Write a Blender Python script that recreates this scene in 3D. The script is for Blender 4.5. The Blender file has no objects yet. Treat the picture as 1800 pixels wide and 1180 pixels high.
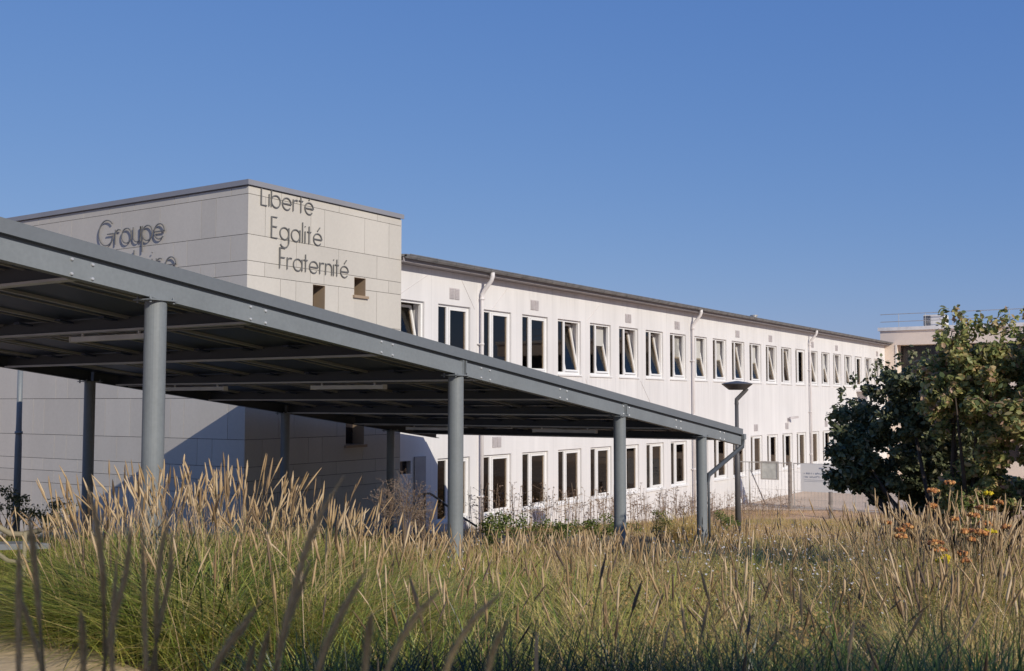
import bpy, math, random
import numpy as np
from mathutils import Vector, Matrix
random.seed(7); RG = np.random.default_rng(11)
PI = math.pi; R = math.radians
S = bpy.context.scene
COL = S.collection

# ------------------------------------------------------------ camera, sky, sun
EYE = Vector((0, 0, 3.85)); YAW = R(33.27); PITCH = R(3.55)
cd = bpy.data.cameras.new('camera'); cam = bpy.data.objects.new('camera', cd); COL.objects.link(cam)
cam.location = EYE; cam.rotation_euler = (PI/2 + PITCH, 0, YAW)
cd.sensor_width = 36; cd.lens = 37.72; cd.clip_start = .05; cd.clip_end = 3000
cd.dof.use_dof = True; cd.dof.focus_distance = 14; cd.dof.aperture_fstop = 7.5
S.camera = cam
SUNV = Vector((2.469, -1, 1.266)).normalized()          # towards the sun
w = bpy.data.worlds.new('World'); S.world = w; w.use_nodes = True
nt = w.node_tree; bg = nt.nodes['Background']
sky = nt.nodes.new('ShaderNodeTexSky'); sky.sky_type = 'NISHITA'; sky.sun_disc = False
sky.sun_elevation = math.asin(SUNV.z); sky.sun_rotation = math.atan2(SUNV.x, SUNV.y)
sky.altitude = 0; sky.air_density = 1.0; sky.dust_density = .3; sky.ozone_density = 4.0
# slightly flatter, bluer sky than the model's default
sp_ = nt.nodes.new('ShaderNodeSeparateColor'); cb_ = nt.nodes.new('ShaderNodeCombineColor'); nt.links.new(sky.outputs[0], sp_.inputs[0])
for i, (ex, k) in enumerate(((.77, .92), (.56, 1.46), (.30, 3.55))):
    pw = nt.nodes.new('ShaderNodeMath'); pw.operation = 'POWER'; pw.inputs[1].default_value = ex; nt.links.new(sp_.outputs[i], pw.inputs[0])
    ml = nt.nodes.new('ShaderNodeMath'); ml.operation = 'MULTIPLY'; ml.inputs[1].default_value = k; nt.links.new(pw.outputs[0], ml.inputs[0])
    nt.links.new(ml.outputs[0], cb_.inputs[i])
nt.links.new(cb_.outputs[0], bg.inputs[0]); bg.inputs[1].default_value = .095
sl = bpy.data.lights.new('sun', 'SUN'); so = bpy.data.objects.new('sun', sl); COL.objects.link(so)
sl.energy = 3.55; sl.angle = R(.5); sl.color = (1, .925, .80)
so.rotation_euler = (-SUNV).to_track_quat('-Z', 'Y').to_euler()
S.view_settings.view_transform = 'Standard'; S.view_settings.look = 'None'
S.view_settings.exposure = 0; S.view_settings.gamma = 1

FH = Vector((-math.sin(YAW), math.cos(YAW), 0)); RT = Vector((math.cos(YAW), math.sin(YAW), 0))
def rd(r, d): return RT.x*r + FH.x*d, RT.y*r + FH.y*d        # metres right / ahead of the viewpoint -> world x, y
def ground(x, y):
    d = FH.x*np.asarray(x, float) + FH.y*np.asarray(y, float)
    g = np.where(d < 4, 2.45, np.where(d < 8, 2.45 - .168*(np.clip(d-4, 0, 4)/4)**2, 2.95 - .084*d))
    return np.maximum(g, .1)

# ------------------------------------------------------------ materials
def new_mat(name):
    m = bpy.data.materials.new(name); m.use_nodes = True
    return m, m.node_tree, m.node_tree.nodes['Principled BSDF']
def N(nt, t, **k):
    n = nt.nodes.new(t)
    for a, b in k.items():
        if isinstance(a, str) and hasattr(n, a): setattr(n, a, b)
    return n
def mat(name, col, rough=.6, var=.12, scale=3, metal=0, bump=0, stretch=(1, 1, 1), island=0, spec=.5, fine=0):
    m, t, p = new_mat(name)
    tc = N(t, 'ShaderNodeNewGeometry'); mp = N(t, 'ShaderNodeMapping'); mp.inputs['Scale'].default_value = stretch
    t.links.new(tc.outputs['Position'], mp.inputs[0])
    no = N(t, 'ShaderNodeTexNoise'); no.inputs['Scale'].default_value = scale; no.inputs['Detail'].default_value = 6
    t.links.new(mp.outputs[0], no.inputs['Vector'])
    mr = N(t, 'ShaderNodeMapRange'); mr.inputs['From Min'].default_value = .3; mr.inputs['From Max'].default_value = .7
    mr.inputs['To Min'].default_value = 1-var; mr.inputs['To Max'].default_value = 1+var
    t.links.new(no.outputs['Fac'], mr.inputs[0]); last = mr.outputs[0]
    if fine:
        n2 = N(t, 'ShaderNodeTexNoise'); n2.inputs['Scale'].default_value = scale*14; n2.inputs['Detail'].default_value = 3
        t.links.new(tc.outputs['Position'], n2.inputs['Vector'])
        m2 = N(t, 'ShaderNodeMapRange'); m2.inputs['From Min'].default_value = .3; m2.inputs['From Max'].default_value = .7
        m2.inputs['To Min'].default_value = 1-fine; m2.inputs['To Max'].default_value = 1+fine
        t.links.new(n2.outputs['Fac'], m2.inputs[0])
        mm = N(t, 'ShaderNodeMath', operation='MULTIPLY'); t.links.new(last, mm.inputs[0]); t.links.new(m2.outputs[0], mm.inputs[1]); last = mm.outputs[0]
    if island:
        mi = N(t, 'ShaderNodeMapRange'); mi.inputs['To Min'].default_value = 1-island; mi.inputs['To Max'].default_value = 1+island
        t.links.new(tc.outputs['Random Per Island'], mi.inputs[0])
        mm = N(t, 'ShaderNodeMath', operation='MULTIPLY'); t.links.new(last, mm.inputs[0]); t.links.new(mi.outputs[0], mm.inputs[1]); last = mm.outputs[0]
    vm = N(t, 'ShaderNodeVectorMath', operation='SCALE'); vm.inputs[0].default_value = col
    t.links.new(last, vm.inputs['Scale']); t.links.new(vm.outputs[0], p.inputs['Base Color'])
    p.inputs['Roughness'].default_value = rough; p.inputs['Metallic'].default_value = metal
    p.inputs['Specular IOR Level'].default_value = spec
    if bump:
        bp = N(t, 'ShaderNodeBump'); bp.inputs['Strength'].default_value = bump; bp.inputs['Distance'].default_value = .02
        t.links.new(no.outputs['Fac'], bp.inputs['Height']); t.links.new(bp.outputs[0], p.inputs['Normal'])
    return m
def plantmat(name, stops, rough=.6, trans=.35, src='tint'):
    """colour from a per-blade random value (vertex attribute) through a ramp; thin leaves let some light through"""
    m, t, p = new_mat(name)
    if src == 'tint':
        a = N(t, 'ShaderNodeAttribute', attribute_name='tint'); fac = a.outputs['Fac']
    else:
        a = N(t, 'ShaderNodeNewGeometry'); fac = a.outputs['Random Per Island']
    cr = N(t, 'ShaderNodeValToRGB'); el = cr.color_ramp.elements
    while len(el) < len(stops): el.new(.5)
    for e, (pos, c) in zip(el, stops): e.position = pos; e.color = (*c, 1)
    t.links.new(fac, cr.inputs[0]); t.links.new(cr.outputs[0], p.inputs['Base Color'])
    p.inputs['Roughness'].default_value = rough; p.inputs['Specular IOR Level'].default_value = .25 if src == 'i' else .6
    tr = N(t, 'ShaderNodeBsdfTranslucent'); t.links.new(cr.outputs[0], tr.inputs[0])
    mx = N(t, 'ShaderNodeMixShader'); mx.inputs[0].default_value = trans
    out = t.nodes['Material Output']
    t.links.new(p.outputs[0], mx.inputs[1]); t.links.new(tr.outputs[0], mx.inputs[2]); t.links.new(mx.outputs[0], out.inputs[0])
    return m
def glassmat(name, tint=(.45, .47, .48)):
    m, t, p = new_mat(name); t.nodes.remove(p); out = t.nodes['Material Output']
    gl = N(t, 'ShaderNodeBsdfGlossy'); gl.inputs['Roughness'].default_value = .02; gl.inputs[0].default_value = (.95, .88, .80, 1)
    tr = N(t, 'ShaderNodeBsdfTransparent'); tr.inputs[0].default_value = (*tint, 1)
    fr = N(t, 'ShaderNodeFresnel'); fr.inputs[0].default_value = 1.55
    mx = N(t, 'ShaderNodeMixShader'); t.links.new(fr.outputs[0], mx.inputs[0])
    t.links.new(tr.outputs[0], mx.inputs[1]); t.links.new(gl.outputs[0], mx.inputs[2]); t.links.new(mx.outputs[0], out.inputs[0])
    return m

M = {}
def facade_mat():
    m, t, p = new_mat('white_render')
    g = N(t, 'ShaderNodeNewGeometry'); sp = N(t, 'ShaderNodeSeparateXYZ'); t.links.new(g.outputs['Position'], sp.inputs[0])
    def math_(op, a, b):
        n = N(t, 'ShaderNodeMath', operation=op)
        for i, v in enumerate((a, b)):
            if v is None: continue
            if hasattr(v, 'links'): t.links.new(v, n.inputs[i])
            else: n.inputs[i].default_value = v
        return n.outputs[0]
    # vertical board joints half-way between the windows
    y = math_('ADD', sp.outputs['Y'], -(19.33+1.25+.25-1.76*20)); y = math_('MODULO', y, 1.76)
    j = math_('LESS_THAN', y, .014)
    mp = N(t, 'ShaderNodeMapping'); mp.inputs['Scale'].default_value = (1, 2.2, .12); t.links.new(g.outputs['Position'], mp.inputs[0])
    no = N(t, 'ShaderNodeTexNoise'); no.inputs['Scale'].default_value = 1.6; no.inputs['Detail'].default_value = 5; t.links.new(mp.outputs[0], no.inputs['Vector'])
    n2 = N(t, 'ShaderNodeTexNoise'); n2.inputs['Scale'].default_value = .5; n2.inputs['Detail'].default_value = 4; t.links.new(g.outputs['Position'], n2.inputs['Vector'])
    a = N(t, 'ShaderNodeMapRange'); a.inputs['From Min'].default_value = .35; a.inputs['From Max'].default_value = .75; a.inputs['To Min'].default_value = 1.03; a.inputs['To Max'].default_value = .93
    t.links.new(no.outputs['Fac'], a.inputs[0])
    b = N(t, 'ShaderNodeMapRange'); b.inputs['From Min'].default_value = .3; b.inputs['From Max'].default_value = .7; b.inputs['To Min'].default_value = .95; b.inputs['To Max'].default_value = 1.04
    t.links.new(n2.outputs['Fac'], b.inputs[0])
    k = math_('MULTIPLY', a.outputs[0], b.outputs[0]); jj = math_('MULTIPLY', j, -.14); jj = math_('ADD', jj, 1.0); k = math_('MULTIPLY', k, jj)
    def rng(v, a0, a1, b0, b1):
        n = N(t, 'ShaderNodeMapRange'); n.inputs['From Min'].default_value = a0; n.inputs['From Max'].default_value = a1; n.inputs['To Min'].default_value = b0; n.inputs['To Max'].default_value = b1
        t.links.new(v, n.inputs[0]); return n.outputs[0]
    # splash dirt along the base and rain marks running down from the sills
    mp2 = N(t, 'ShaderNodeMapping'); mp2.inputs['Scale'].default_value = (1, 9, .5); t.links.new(g.outputs['Position'], mp2.inputs[0])
    n3 = N(t, 'ShaderNodeTexNoise'); n3.inputs['Scale'].default_value = 1.3; n3.inputs['Detail'].default_value = 4; t.links.new(mp2.outputs[0], n3.inputs['Vector'])
    z = sp.outputs['Z']; base = rng(z, .15, 1.1, .18, 0)
    s1 = math_('MULTIPLY', rng(z, 4.55, 3.2, .09, 0), math_('LESS_THAN', z, 4.56)); s2 = math_('MULTIPLY', rng(z, 1.12, .3, .10, 0), math_('LESS_THAN', z, 1.12)); s3 = rng(z, 6.75, 6.2, .08, 0)
    dirt = math_('ADD', math_('ADD', s1, s2), math_('ADD', s3, base)); dirt = math_('MULTIPLY', dirt, rng(n3.outputs['Fac'], .48, .68, 0, 1)); k = math_('MULTIPLY', k, math_('SUBTRACT', 1.0, dirt))
    vm = N(t, 'ShaderNodeVectorMath', operation='SCALE'); vm.inputs[0].default_value = (.725, .705, .695); t.links.new(k, vm.inputs['Scale'])
    t.links.new(vm.outputs[0], p.inputs['Base Color']); p.inputs['Roughness'].default_value = .85; p.inputs['Specular IOR Level'].default_value = .2
    return m
M['render'] = facade_mat()
M['panel'] = mat('fibre_cement_panel', (.545, .51, .455), .75, .045, 1.2, island=.045, fine=.025, stretch=(1, 1, .25), spec=.3)
M['panel_joint'] = mat('dark_joint', (.05, .048, .045), .9)
M['reveal'] = mat('brown_reveal', (.34, .25, .17), .7, .06, 2)
M['coping'] = mat('grey_coping', (.26, .26, .28), .45, .05, 2)
M['letter'] = mat('dark_letter_metal', (.17, .165, .155), .5, .05, 2, metal=.1)
M['pvc'] = mat('white_window_frame', (.80, .79, .78), .35, .03, 2)
M['pipe'] = mat('white_pipe', (.74, .70, .69), .5, .05, 3)
M['glass'] = glassmat('window_glass', (.68, .65, .60))
M['glass_dark'] = glassmat('window_glass_dark', (.36, .34, .33))
M['interior'] = mat('interior_wall', (.48, .44, .40), .9, .1, .7)
M['blind'] = mat('pale_blind', (.50, .49, .46), .8, .05, 2)
M['vent'] = mat('vent_grille', (.50, .46, .46), .6)
M['zinc'] = mat('zinc_gutter', (.23, .23, .235), .5, .22, 5, metal=.35, fine=.1)
M['soffit'] = mat('soffit_board', (.30, .275, .28), .8, .06, 2)
M['roof'] = mat('roof_sheet', (.20, .195, .20), .7, .2, 6)
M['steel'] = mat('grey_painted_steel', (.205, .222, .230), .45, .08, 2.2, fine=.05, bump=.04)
M['fascia'] = mat('grey_roof_edge', (.158, .172, .185), .45, .05, 1.5, fine=.04)
M['steel_dark'] = mat('dark_and_shade_toned_steel', (.062, .070, .078), .5, .08, 3)  # dark fittings; also canopy steel with the under-roof shade in its colour
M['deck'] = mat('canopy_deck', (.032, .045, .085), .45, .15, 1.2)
M['flange'] = mat('pale_flange_edge', (.62, .61, .60), .45)
M['galv'] = mat('galvanised_rail', (.46, .44, .41), .45, .1, 3, metal=.3)
M['bolt'] = mat('bolt_head', (.6, .6, .6), .4, metal=.4)
M['lamp_body'] = mat('light_housing', (.80, .77, .72), .5)
M['bronze'] = mat('bronze_lamp_paint', (.09, .085, .085), .5, .1, 4)
M['beige'] = mat('beige_render', (.80, .67, .56), .85, .05, .8, fine=.03)
M['parapet'] = mat('pale_parapet', (.78, .74, .70), .8)
M['darkglass'] = mat('dark_glazing', (.02, .017, .02), .15, .2, 1)
M['earth'] = mat('dry_earth', (.48, .31, .19), .95, .3, .9, bump=.4, fine=.25)
M['dim_path'] = mat('bounce_dimming_path', (.15, .138, .12), .9, .15, 2, fine=.2)
M['soil'] = mat('garden_soil', (.13, .088, .05), .95, .3, 2, bump=.3, fine=.25)
M['sand'] = mat('sandy_path', (.66, .49, .29), .95, .14, 1.5, bump=.3, fine=.12)
M['paving'] = mat('beige_paving', (.55, .43, .33), .9, .12, .5, fine=.06)
M['bark'] = mat('shrub_bark', (.06, .045, .035), .9, .3, 20)
M['wood'] = mat('weathered_post', (.23, .20, .18), .85, .25, 9, fine=.15)
M['board'] = mat('notice_paper', (.52, .53, .50), .4, .16, 7)
M['banner'] = mat('white_banner', (.66, .67, .68), .6, .03, 2)
M['ink'] = mat('blue_grey_ink', (.22, .25, .32), .6)
M['rail'] = mat('pale_wooden_rail', (.27, .23, .15), .7, .15, 5)
M['slab'] = mat('grey_slab', (.22, .23, .25), .8, .1, 3)
M['house'] = mat('neighbour_render', (.30, .28, .26), .9, .1, 1)
M['tile'] = mat('clay_tile', (.20, .11, .08), .85, .2, 5)
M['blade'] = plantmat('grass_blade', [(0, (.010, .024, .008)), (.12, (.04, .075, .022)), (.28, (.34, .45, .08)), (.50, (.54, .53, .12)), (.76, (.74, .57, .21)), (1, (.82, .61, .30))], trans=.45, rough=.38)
M['spike'] = plantmat('seed_spike', [(0, (.13, .085, .05)), (.3, (.40, .26, .13)), (.6, (.62, .43, .22)), (1, (.78, .60, .37))], trans=.3)
M['meadow'] = plantmat('meadow_stem', [(0, (.20, .21, .06)), (.35, (.44, .35, .11)), (.7, (.64, .43, .20)), (1, (.72, .50, .28))], trans=.3)
M['flower'] = plantmat('white_flower', [(0, (.75, .70, .66)), (1, (.85, .80, .76))], src='i')
M['leaf_light'] = plantmat('yellow_green_leaf', [(0, (.10, .14, .06)), (.3, (.27, .31, .11)), (.7, (.52, .48, .19)), (.9, (.62, .44, .22)), (1, (.58, .36, .27))], src='i', rough=.4, trans=.42)
M['leaf_dark'] = plantmat('dark_leaf', [(0, (.06, .075, .045)), (.5, (.14, .16, .08)), (.85, (.26, .27, .13)), (1, (.42, .36, .24))], src='i', rough=.42, trans=.25)
M['leaf_mid'] = plantmat('green_leaf', [(0, (.07, .11, .03)), (.6, (.17, .22, .06)), (1, (.33, .33, .11))], src='i')
M['herb'] = plantmat('brown_herb_leaf', [(0, (.16, .15, .05)), (.4, (.36, .31, .10)), (.75, (.56, .36, .14)), (1, (.70, .44, .18))], src='i')
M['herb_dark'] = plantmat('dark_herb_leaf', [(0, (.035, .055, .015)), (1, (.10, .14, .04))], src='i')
M['dry'] = plantmat('dry_weed', [(0, (.20, .13, .09)), (.5, (.34, .235, .16)), (1, (.50, .40, .30))], src='i')
M['yellow'] = plantmat('yellow_flower', [(0, (.62, .46, .02)), (1, (.75, .58, .03))], src='i', trans=.15)
M['orange'] = plantmat('orange_flower', [(0, (.22, .10, .05)), (.35, (.50, .20, .07)), (.75, (.70, .33, .10)), (1, (.80, .50, .20))], src='i', trans=.15)
M['stem'] = plantmat('plant_stem', [(0, (.14, .12, .06)), (1, (.26, .22, .13))], src='i', trans=.1)

# ------------------------------------------------------------ mesh building
class MB:
    def __init__(s, o=(0, 0, 0)): s.v = []; s.f = []; s.m = []; s.o = Vector(o)
    def add(s, vs, fs, mi=0):
        b = len(s.v); s.v += [tuple(Vector(v)-s.o) for v in vs]
        s.f += [tuple(b+i for i in f) for f in fs]; s.m += [mi]*len(fs)
    def box(s, x0, x1, y0, y1, z0, z1, mi=0):
        if x0 > x1: x0, x1 = x1, x0
        if y0 > y1: y0, y1 = y1, y0
        if z0 > z1: z0, z1 = z1, z0
        v = [(x0,y0,z0),(x1,y0,z0),(x1,y1,z0),(x0,y1,z0),(x0,y0,z1),(x1,y0,z1),(x1,y1,z1),(x0,y1,z1)]
        s.add(v, [(0,3,2,1),(4,5,6,7),(0,1,5,4),(1,2,6,5),(2,3,7,6),(3,0,4,7)], mi)
    def prism(s, a, b, w, h, up=(0, 0, 1), mi=0):
        """bar of section w x h from a to b"""
        a = Vector(a); b = Vector(b); d = (b-a).normalized(); u = Vector(up); r = d.cross(u).normalized(); u = r.cross(d)
        v = [p + r*sx*w/2 + u*sz*h/2 for p in (a, b) for sx, sz in ((-1,-1),(1,-1),(1,1),(-1,1))]
        s.add(v, [(0,1,2,3),(7,6,5,4),(0,4,5,1),(1,5,6,2),(2,6,7,3),(3,7,4,0)], mi)
    def tube(s, pts, rad, n=8, mi=0, cap=True):
        pts = [Vector(p) for p in pts]; k = len(pts)
        if not hasattr(rad, '__len__'): rad = [rad]*k
        vs = []; pr = None
        for i, p in enumerate(pts):
            d = (pts[min(i+1, k-1)]-pts[max(i-1, 0)])
            d = d.normalized() if d.length > 1e-9 else Vector((0,0,1))
            if pr is None: pr = d.orthogonal().normalized()
            pr = (pr - d*pr.dot(d)); pr = pr.normalized() if pr.length > 1e-6 else d.orthogonal().normalized()
            q = d.cross(pr)
            vs += [p + (pr*math.cos(2*PI*j/n)+q*math.sin(2*PI*j/n))*rad[i] for j in range(n)]
        fs = [(i*n+j, i*n+(j+1)%n, (i+1)*n+(j+1)%n, (i+1)*n+j) for i in range(k-1) for j in range(n)]
        if cap: fs += [tuple(range(n-1, -1, -1)), tuple(range((k-1)*n, k*n))]
        s.add(vs, fs, mi)
    def disc(s, c, r, h, n=12, dome=0, mi=0, jitter=0):
        c = Vector(c); vs = []; 
        for q, (rr, zz) in enumerate(((.12, -h), (1, -h*.25), (.93, h*.5), (.5, h*.8+dome))):
            vs += [c + Vector((math.cos(2*PI*j/n)*r*rr*(1+jitter*random.uniform(-1,1)), math.sin(2*PI*j/n)*r*rr*(1+jitter*random.uniform(-1,1)), zz)) for j in range(n)]
        fs = [(i*n+j, i*n+(j+1)%n, (i+1)*n+(j+1)%n, (i+1)*n+j) for i in range(3) for j in range(n)]
        fs += [tuple(range(n-1, -1, -1)), tuple(range(3*n, 4*n))]
        s.add(vs, fs, mi)
    def build(s, name, mats, parent=None, smooth=False, loc=None):
        me = bpy.data.meshes.new(name); me.from_pydata(s.v, [], s.f)
        for m in (mats if isinstance(mats, (list, tuple)) else [mats]): me.materials.append(m)
        if any(s.m): me.polygons.foreach_set('material_index', s.m)
        if smooth: me.polygons.foreach_set('use_smooth', [True]*len(s.f))
        me.update(); o = bpy.data.objects.new(name, me); COL.objects.link(o)
        o.location = loc if loc is not None else s.o
        if parent is not None:
            o.parent = parent
            if loc is None: o.location = s.o - parent_world(parent)
        return o
PW = {}
def parent_world(p): return PW.get(p.name, Vector(p.location))
def npmesh(name, V, F, m, parent=None, tint=None, smooth=False, origin=(0, 0, 0)):
    """big mesh from arrays; F is (n,4) or (n,3)"""
    me = bpy.data.meshes.new(name); n = len(F); k = F.shape[1]
    V = V - np.asarray(origin, float)
    me.vertices.add(len(V)); me.vertices.foreach_set('co', V.astype(np.float32).ravel())
    me.loops.add(n*k); me.loops.foreach_set('vertex_index', F.astype(np.int32).ravel())
    me.polygons.add(n); me.polygons.foreach_set('loop_start', np.arange(0, n*k, k, dtype=np.int32))
    if smooth: me.polygons.foreach_set('use_smooth', np.ones(n, bool))
    me.materials.append(m); me.update(calc_edges=True)
    if tint is not None:
        a = me.attributes.new('tint', 'FLOAT', 'POINT'); a.data.foreach_set('value', tint.astype(np.float32))
    o = bpy.data.objects.new(name, me); COL.objects.link(o); o.location = origin
    if parent is not None: o.parent = parent; o.location = Vector(origin)-parent_world(parent)
    return o
def tag(o, label=None, cat=None, group=None, kind=None):
    if label: o['label'] = label
    if cat: o['category'] = cat
    if group: o['group'] = group
    if kind: o['kind'] = kind
    return o
def thing(name, loc, label, cat, group=None):
    o = bpy.data.objects.new(name, None); COL.objects.link(o); o.location = loc; o.empty_display_size = .3
    return tag(o, label, cat, group)
def copy_tree(o, parent=None):
    c = o.copy(); COL.objects.link(c)
    if parent is not None: c.parent = parent
    for ch in list(o.children): copy_tree(ch, c)
    return c

# ------------------------------------------------------------ ground
xs = np.concatenate([[-1500, -700, -300, -120, -60], np.arange(-40, 20.1, .5), [35, 60, 120, 300, 700, 1500]])
ys = np.concatenate([[-1500, -700, -300, -120, -50, -20], np.arange(-10, 62.1, .5), [80, 120, 300, 700, 1500]])
GX, GY = np.meshgrid(xs, ys, indexing='ij'); GZ = ground(GX, GY)
rough = (np.abs(GX) < 39) & (GY > -9) & (GY < 60)
GZ = GZ + np.where(rough, .035*np.sin(GX*2.1+GY*1.3)*np.cos(GX*.9-GY*1.7)*np.clip((37-(FH.x*GX+FH.y*GY))/6, 0, 1), 0)
idx = np.arange(GX.size).reshape(GX.shape)
F = np.stack([idx[:-1, :-1], idx[1:, :-1], idx[1:, 1:], idx[:-1, 1:]], -1).reshape(-1, 4)
tag(npmesh('ground', np.stack([GX, GY, GZ], -1).reshape(-1, 3), F, M['earth'], smooth=True), kind='structure')
b = MB()
b.add([(-14.66, 35.2, .108), (-5.5, 41.3, .108), (12, 52, .108), (12, 58.4, .108), (-14.66, 58.4, .108)], [(0, 1, 2, 3, 4)])
tag(b.build('courtyard_paving', M['paving']), kind='structure')
# sandy path at the left, draped on the ground
pv = []; pf = []
path = [((-3.4, 3.4), (-1.35, 3.4)), ((-3.2, 4.4), (-1.5, 4.4)), ((-3.6, 5.4), (-1.75, 5.4)), ((-4.2, 6.4), (-2.5, 6.3)), ((-4.8, 7.4), (-3.05, 7.0)), ((-5.4, 8.4), (-3.5, 7.7))]
nn = 8
for (a, c) in path:
    for i in range(nn+1):
        r = a[0]+(c[0]-a[0])*i/nn; d = a[1]+(c[1]-a[1])*i/nn; x, y = rd(r, d)
        pv.append((x, y, float(ground(x, y))+.058))
for i in range(len(path)-1):
    for j in range(nn): k = i*(nn+1)+j; pf.append((k, k+1, k+nn+2, k+nn+1))
b = MB(); b.add(pv, pf); tag(b.build('sandy_path', M['sand']), kind='structure')

def drape(name, m, corners, nu, nv, dz):
    (a, b_, c, d_) = [np.array(q, float) for q in corners]; V = []
    for i in range(nu+1):
        for j in range(nv+1):
            u, v = i/nu, j/nv; q = (a*(1-u)+b_*u)*(1-v)+(d_*(1-u)+c*u)*v
            V.append((q[0], q[1], float(ground(*q))+dz))
    b = MB(); b.add(V, [(i*(nv+1)+j, (i+1)*(nv+1)+j, (i+1)*(nv+1)+j+1, i*(nv+1)+j+1) for i in range(nu) for j in range(nv)])
    return tag(b.build(name, m, smooth=True), kind='structure')
drape('canopy_path', M['dim_path'], ((-14.40, 1), (-7.45, 1), (-7.45, 19.5), (-14.40, 19.5)), 24, 60, .042)  # dark path sheet added to cut the light bounced up under the canopy
drape('garden_bed', M['soil'], ((-7.40, 1), rd(4, -2), rd(8.5, 16), (-7.40, 21)), 40, 50, .046)
# ------------------------------------------------------------ white two-storey building
FX = -14.68; PITCHW = 1.76; W0 = 19.33; WW = 1.25; YE = 58.46; YB = 17.3
UZ = (4.60, 6.08); LZ = (1.15, 2.58)
wb = thing('school_building', (FX, 38, .1), 'long white two-storey school block with two rows of narrow windows and a grey gutter', 'building')
O = (FX, 38, .1)
def local(o=O): return MB(o)
b = local(); T = .32
up = [W0+PITCHW*k for k in range(-1, 22)]; lo = [W0+PITCHW*k for k in range(0, 22)]
def band(z0, z1, ys_, zh):
    cur = YB
    for y in ys_:
        b.box(FX-T, FX, cur, y, *zh); cur = y+WW
    b.box(FX-T, FX, cur, YE, *zh)
b.box(FX-T, FX, YB, YE, -.4, LZ[0]); b.box(FX-T, FX, YB, YE, LZ[1], UZ[0]); b.box(FX-T, FX, YB, YE, UZ[1], 6.84)
band(0, 0, up, UZ)
cur = YB    # lower row with the small window beside the door
b.box(FX-T, FX, YB, 17.60, *LZ); b.box(FX-T, FX, 17.60, 18.37, LZ[0], 2.30); b.box(FX-T, FX, 18.37, W0, *LZ)
cur = W0+WW
for y in lo[1:]:
    b.box(FX-T, FX, cur, y, *LZ); cur = y+WW
b.box(FX-T, FX, cur, YE, *LZ)
b.box(-26, -25.7, YB, YE, -.4, 6.8); b.box(-25.7, FX-T, YE-.3, YE, -.4, 6.8); b.box(-25.7, FX-T, YB, YB+.3, -.4, 6.8)
b.build('wall', M['render'], wb)
b = local()   # rooms behind the glass
for z0, z1 in ((.15, .3), (3.35, 3.5), (6.62, 6.75)): b.box(-20.0, FX-T-.01, YB+.35, YE-.35, z0, z1)
b.box(-20.15, -20.0, YB+.35, YE-.35, .15, 6.75)
for i in range(-1, 22, 3):
    y = W0+PITCHW*i+WW+.2
    if y < YE-1: b.box(-19.99, FX-T-.02, y, y+.12, .31, 3.34); b.box(-19.99, FX-T-.02, y, y+.12, 3.51, 6.61)
b.build('interior', M['interior'], wb)
YR = 17.73
b = local(); b.add([(-14.31, YR, 7.00), (-14.31, YE+.0, 7.00), (-20.5, YE, 7.42), (-20.5, YR, 7.42), (-14.31, YR, 6.95), (-14.31, YE, 6.95), (-20.5, YE, 7.37), (-20.5, YR, 7.37)],
    [(0,3,2,1),(4,5,6,7),(0,1,5,4),(1,2,6,5),(2,3,7,6),(3,0,4,7)])
for i in range(0, 40):          # flat overlap strips of the roof sheets
    y = YR+.2+i*1.05
    if y > YE: break
    b.prism((-14.30, y, 7.005), (-20.4, y, 7.42), .04, .012)
b.build('roof', M['roof'], wb)
b = local(); b.box(-14.70, -14.39, YR, YE-.01, 6.842, 6.87); b.box(-14.42, -14.388, YR, YE-.01, 6.871, 6.94)

b.build('soffit', M['soffit'], wb)
b = local(); n = 9; vs = []; yy = [YR, YE-.02]
for y in yy:
    for i in range(n+1):
        a = PI+PI*i/n; vs.append((-14.30+.075*math.cos(a), y, 6.985+.078*math.sin(a)))
b.add(vs, [(i, i+1, n+2+i, n+1+i) for i in range(n)]+[tuple(range(n+1))])
b.box(-14.224, -14.212, YR, YE-.02, 6.975, 6.995)
for i in range(60):
    y = YR+.3+i*.7
    if y < YE-.2:
        b.tube([(-14.30+.078*math.cos(PI+PI*k/6), y, 6.985+.082*math.sin(PI+PI*k/6)) for k in range(7)], .012, 4)
b.build('gutter', M['zinc'], wb, smooth=False)
# downpipes with swan necks
for y in (20.94, 33.28, 45.63):
    o_ = (FX+.1, y, 6.5); b = MB(o_)
    b.tube([(-14.29, y, 6.92), (-14.29, y, 6.83), (-14.32, y, 6.74), (-14.50, y, 6.54), (FX+.09, y, 6.42), (FX+.09, y, 6.30), (FX+.09, y, .12)], [.055, .055, .052, .05, .046, .042, .042], 12)
    for z in (1.6, 3.4, 5.2): b.tube([(FX+.09, y, z), (FX+.09, y, z+.05)], .052, 12); b.box(FX+.002, FX+.06, y-.09, y+.09, z+.015, z+.035)
    b.tube([(FX+.09, y, 6.28), (FX+.09, y, 6.34)], .056, 12)
    b.build('downpipe', M['pipe'], wb, smooth=True)
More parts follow.
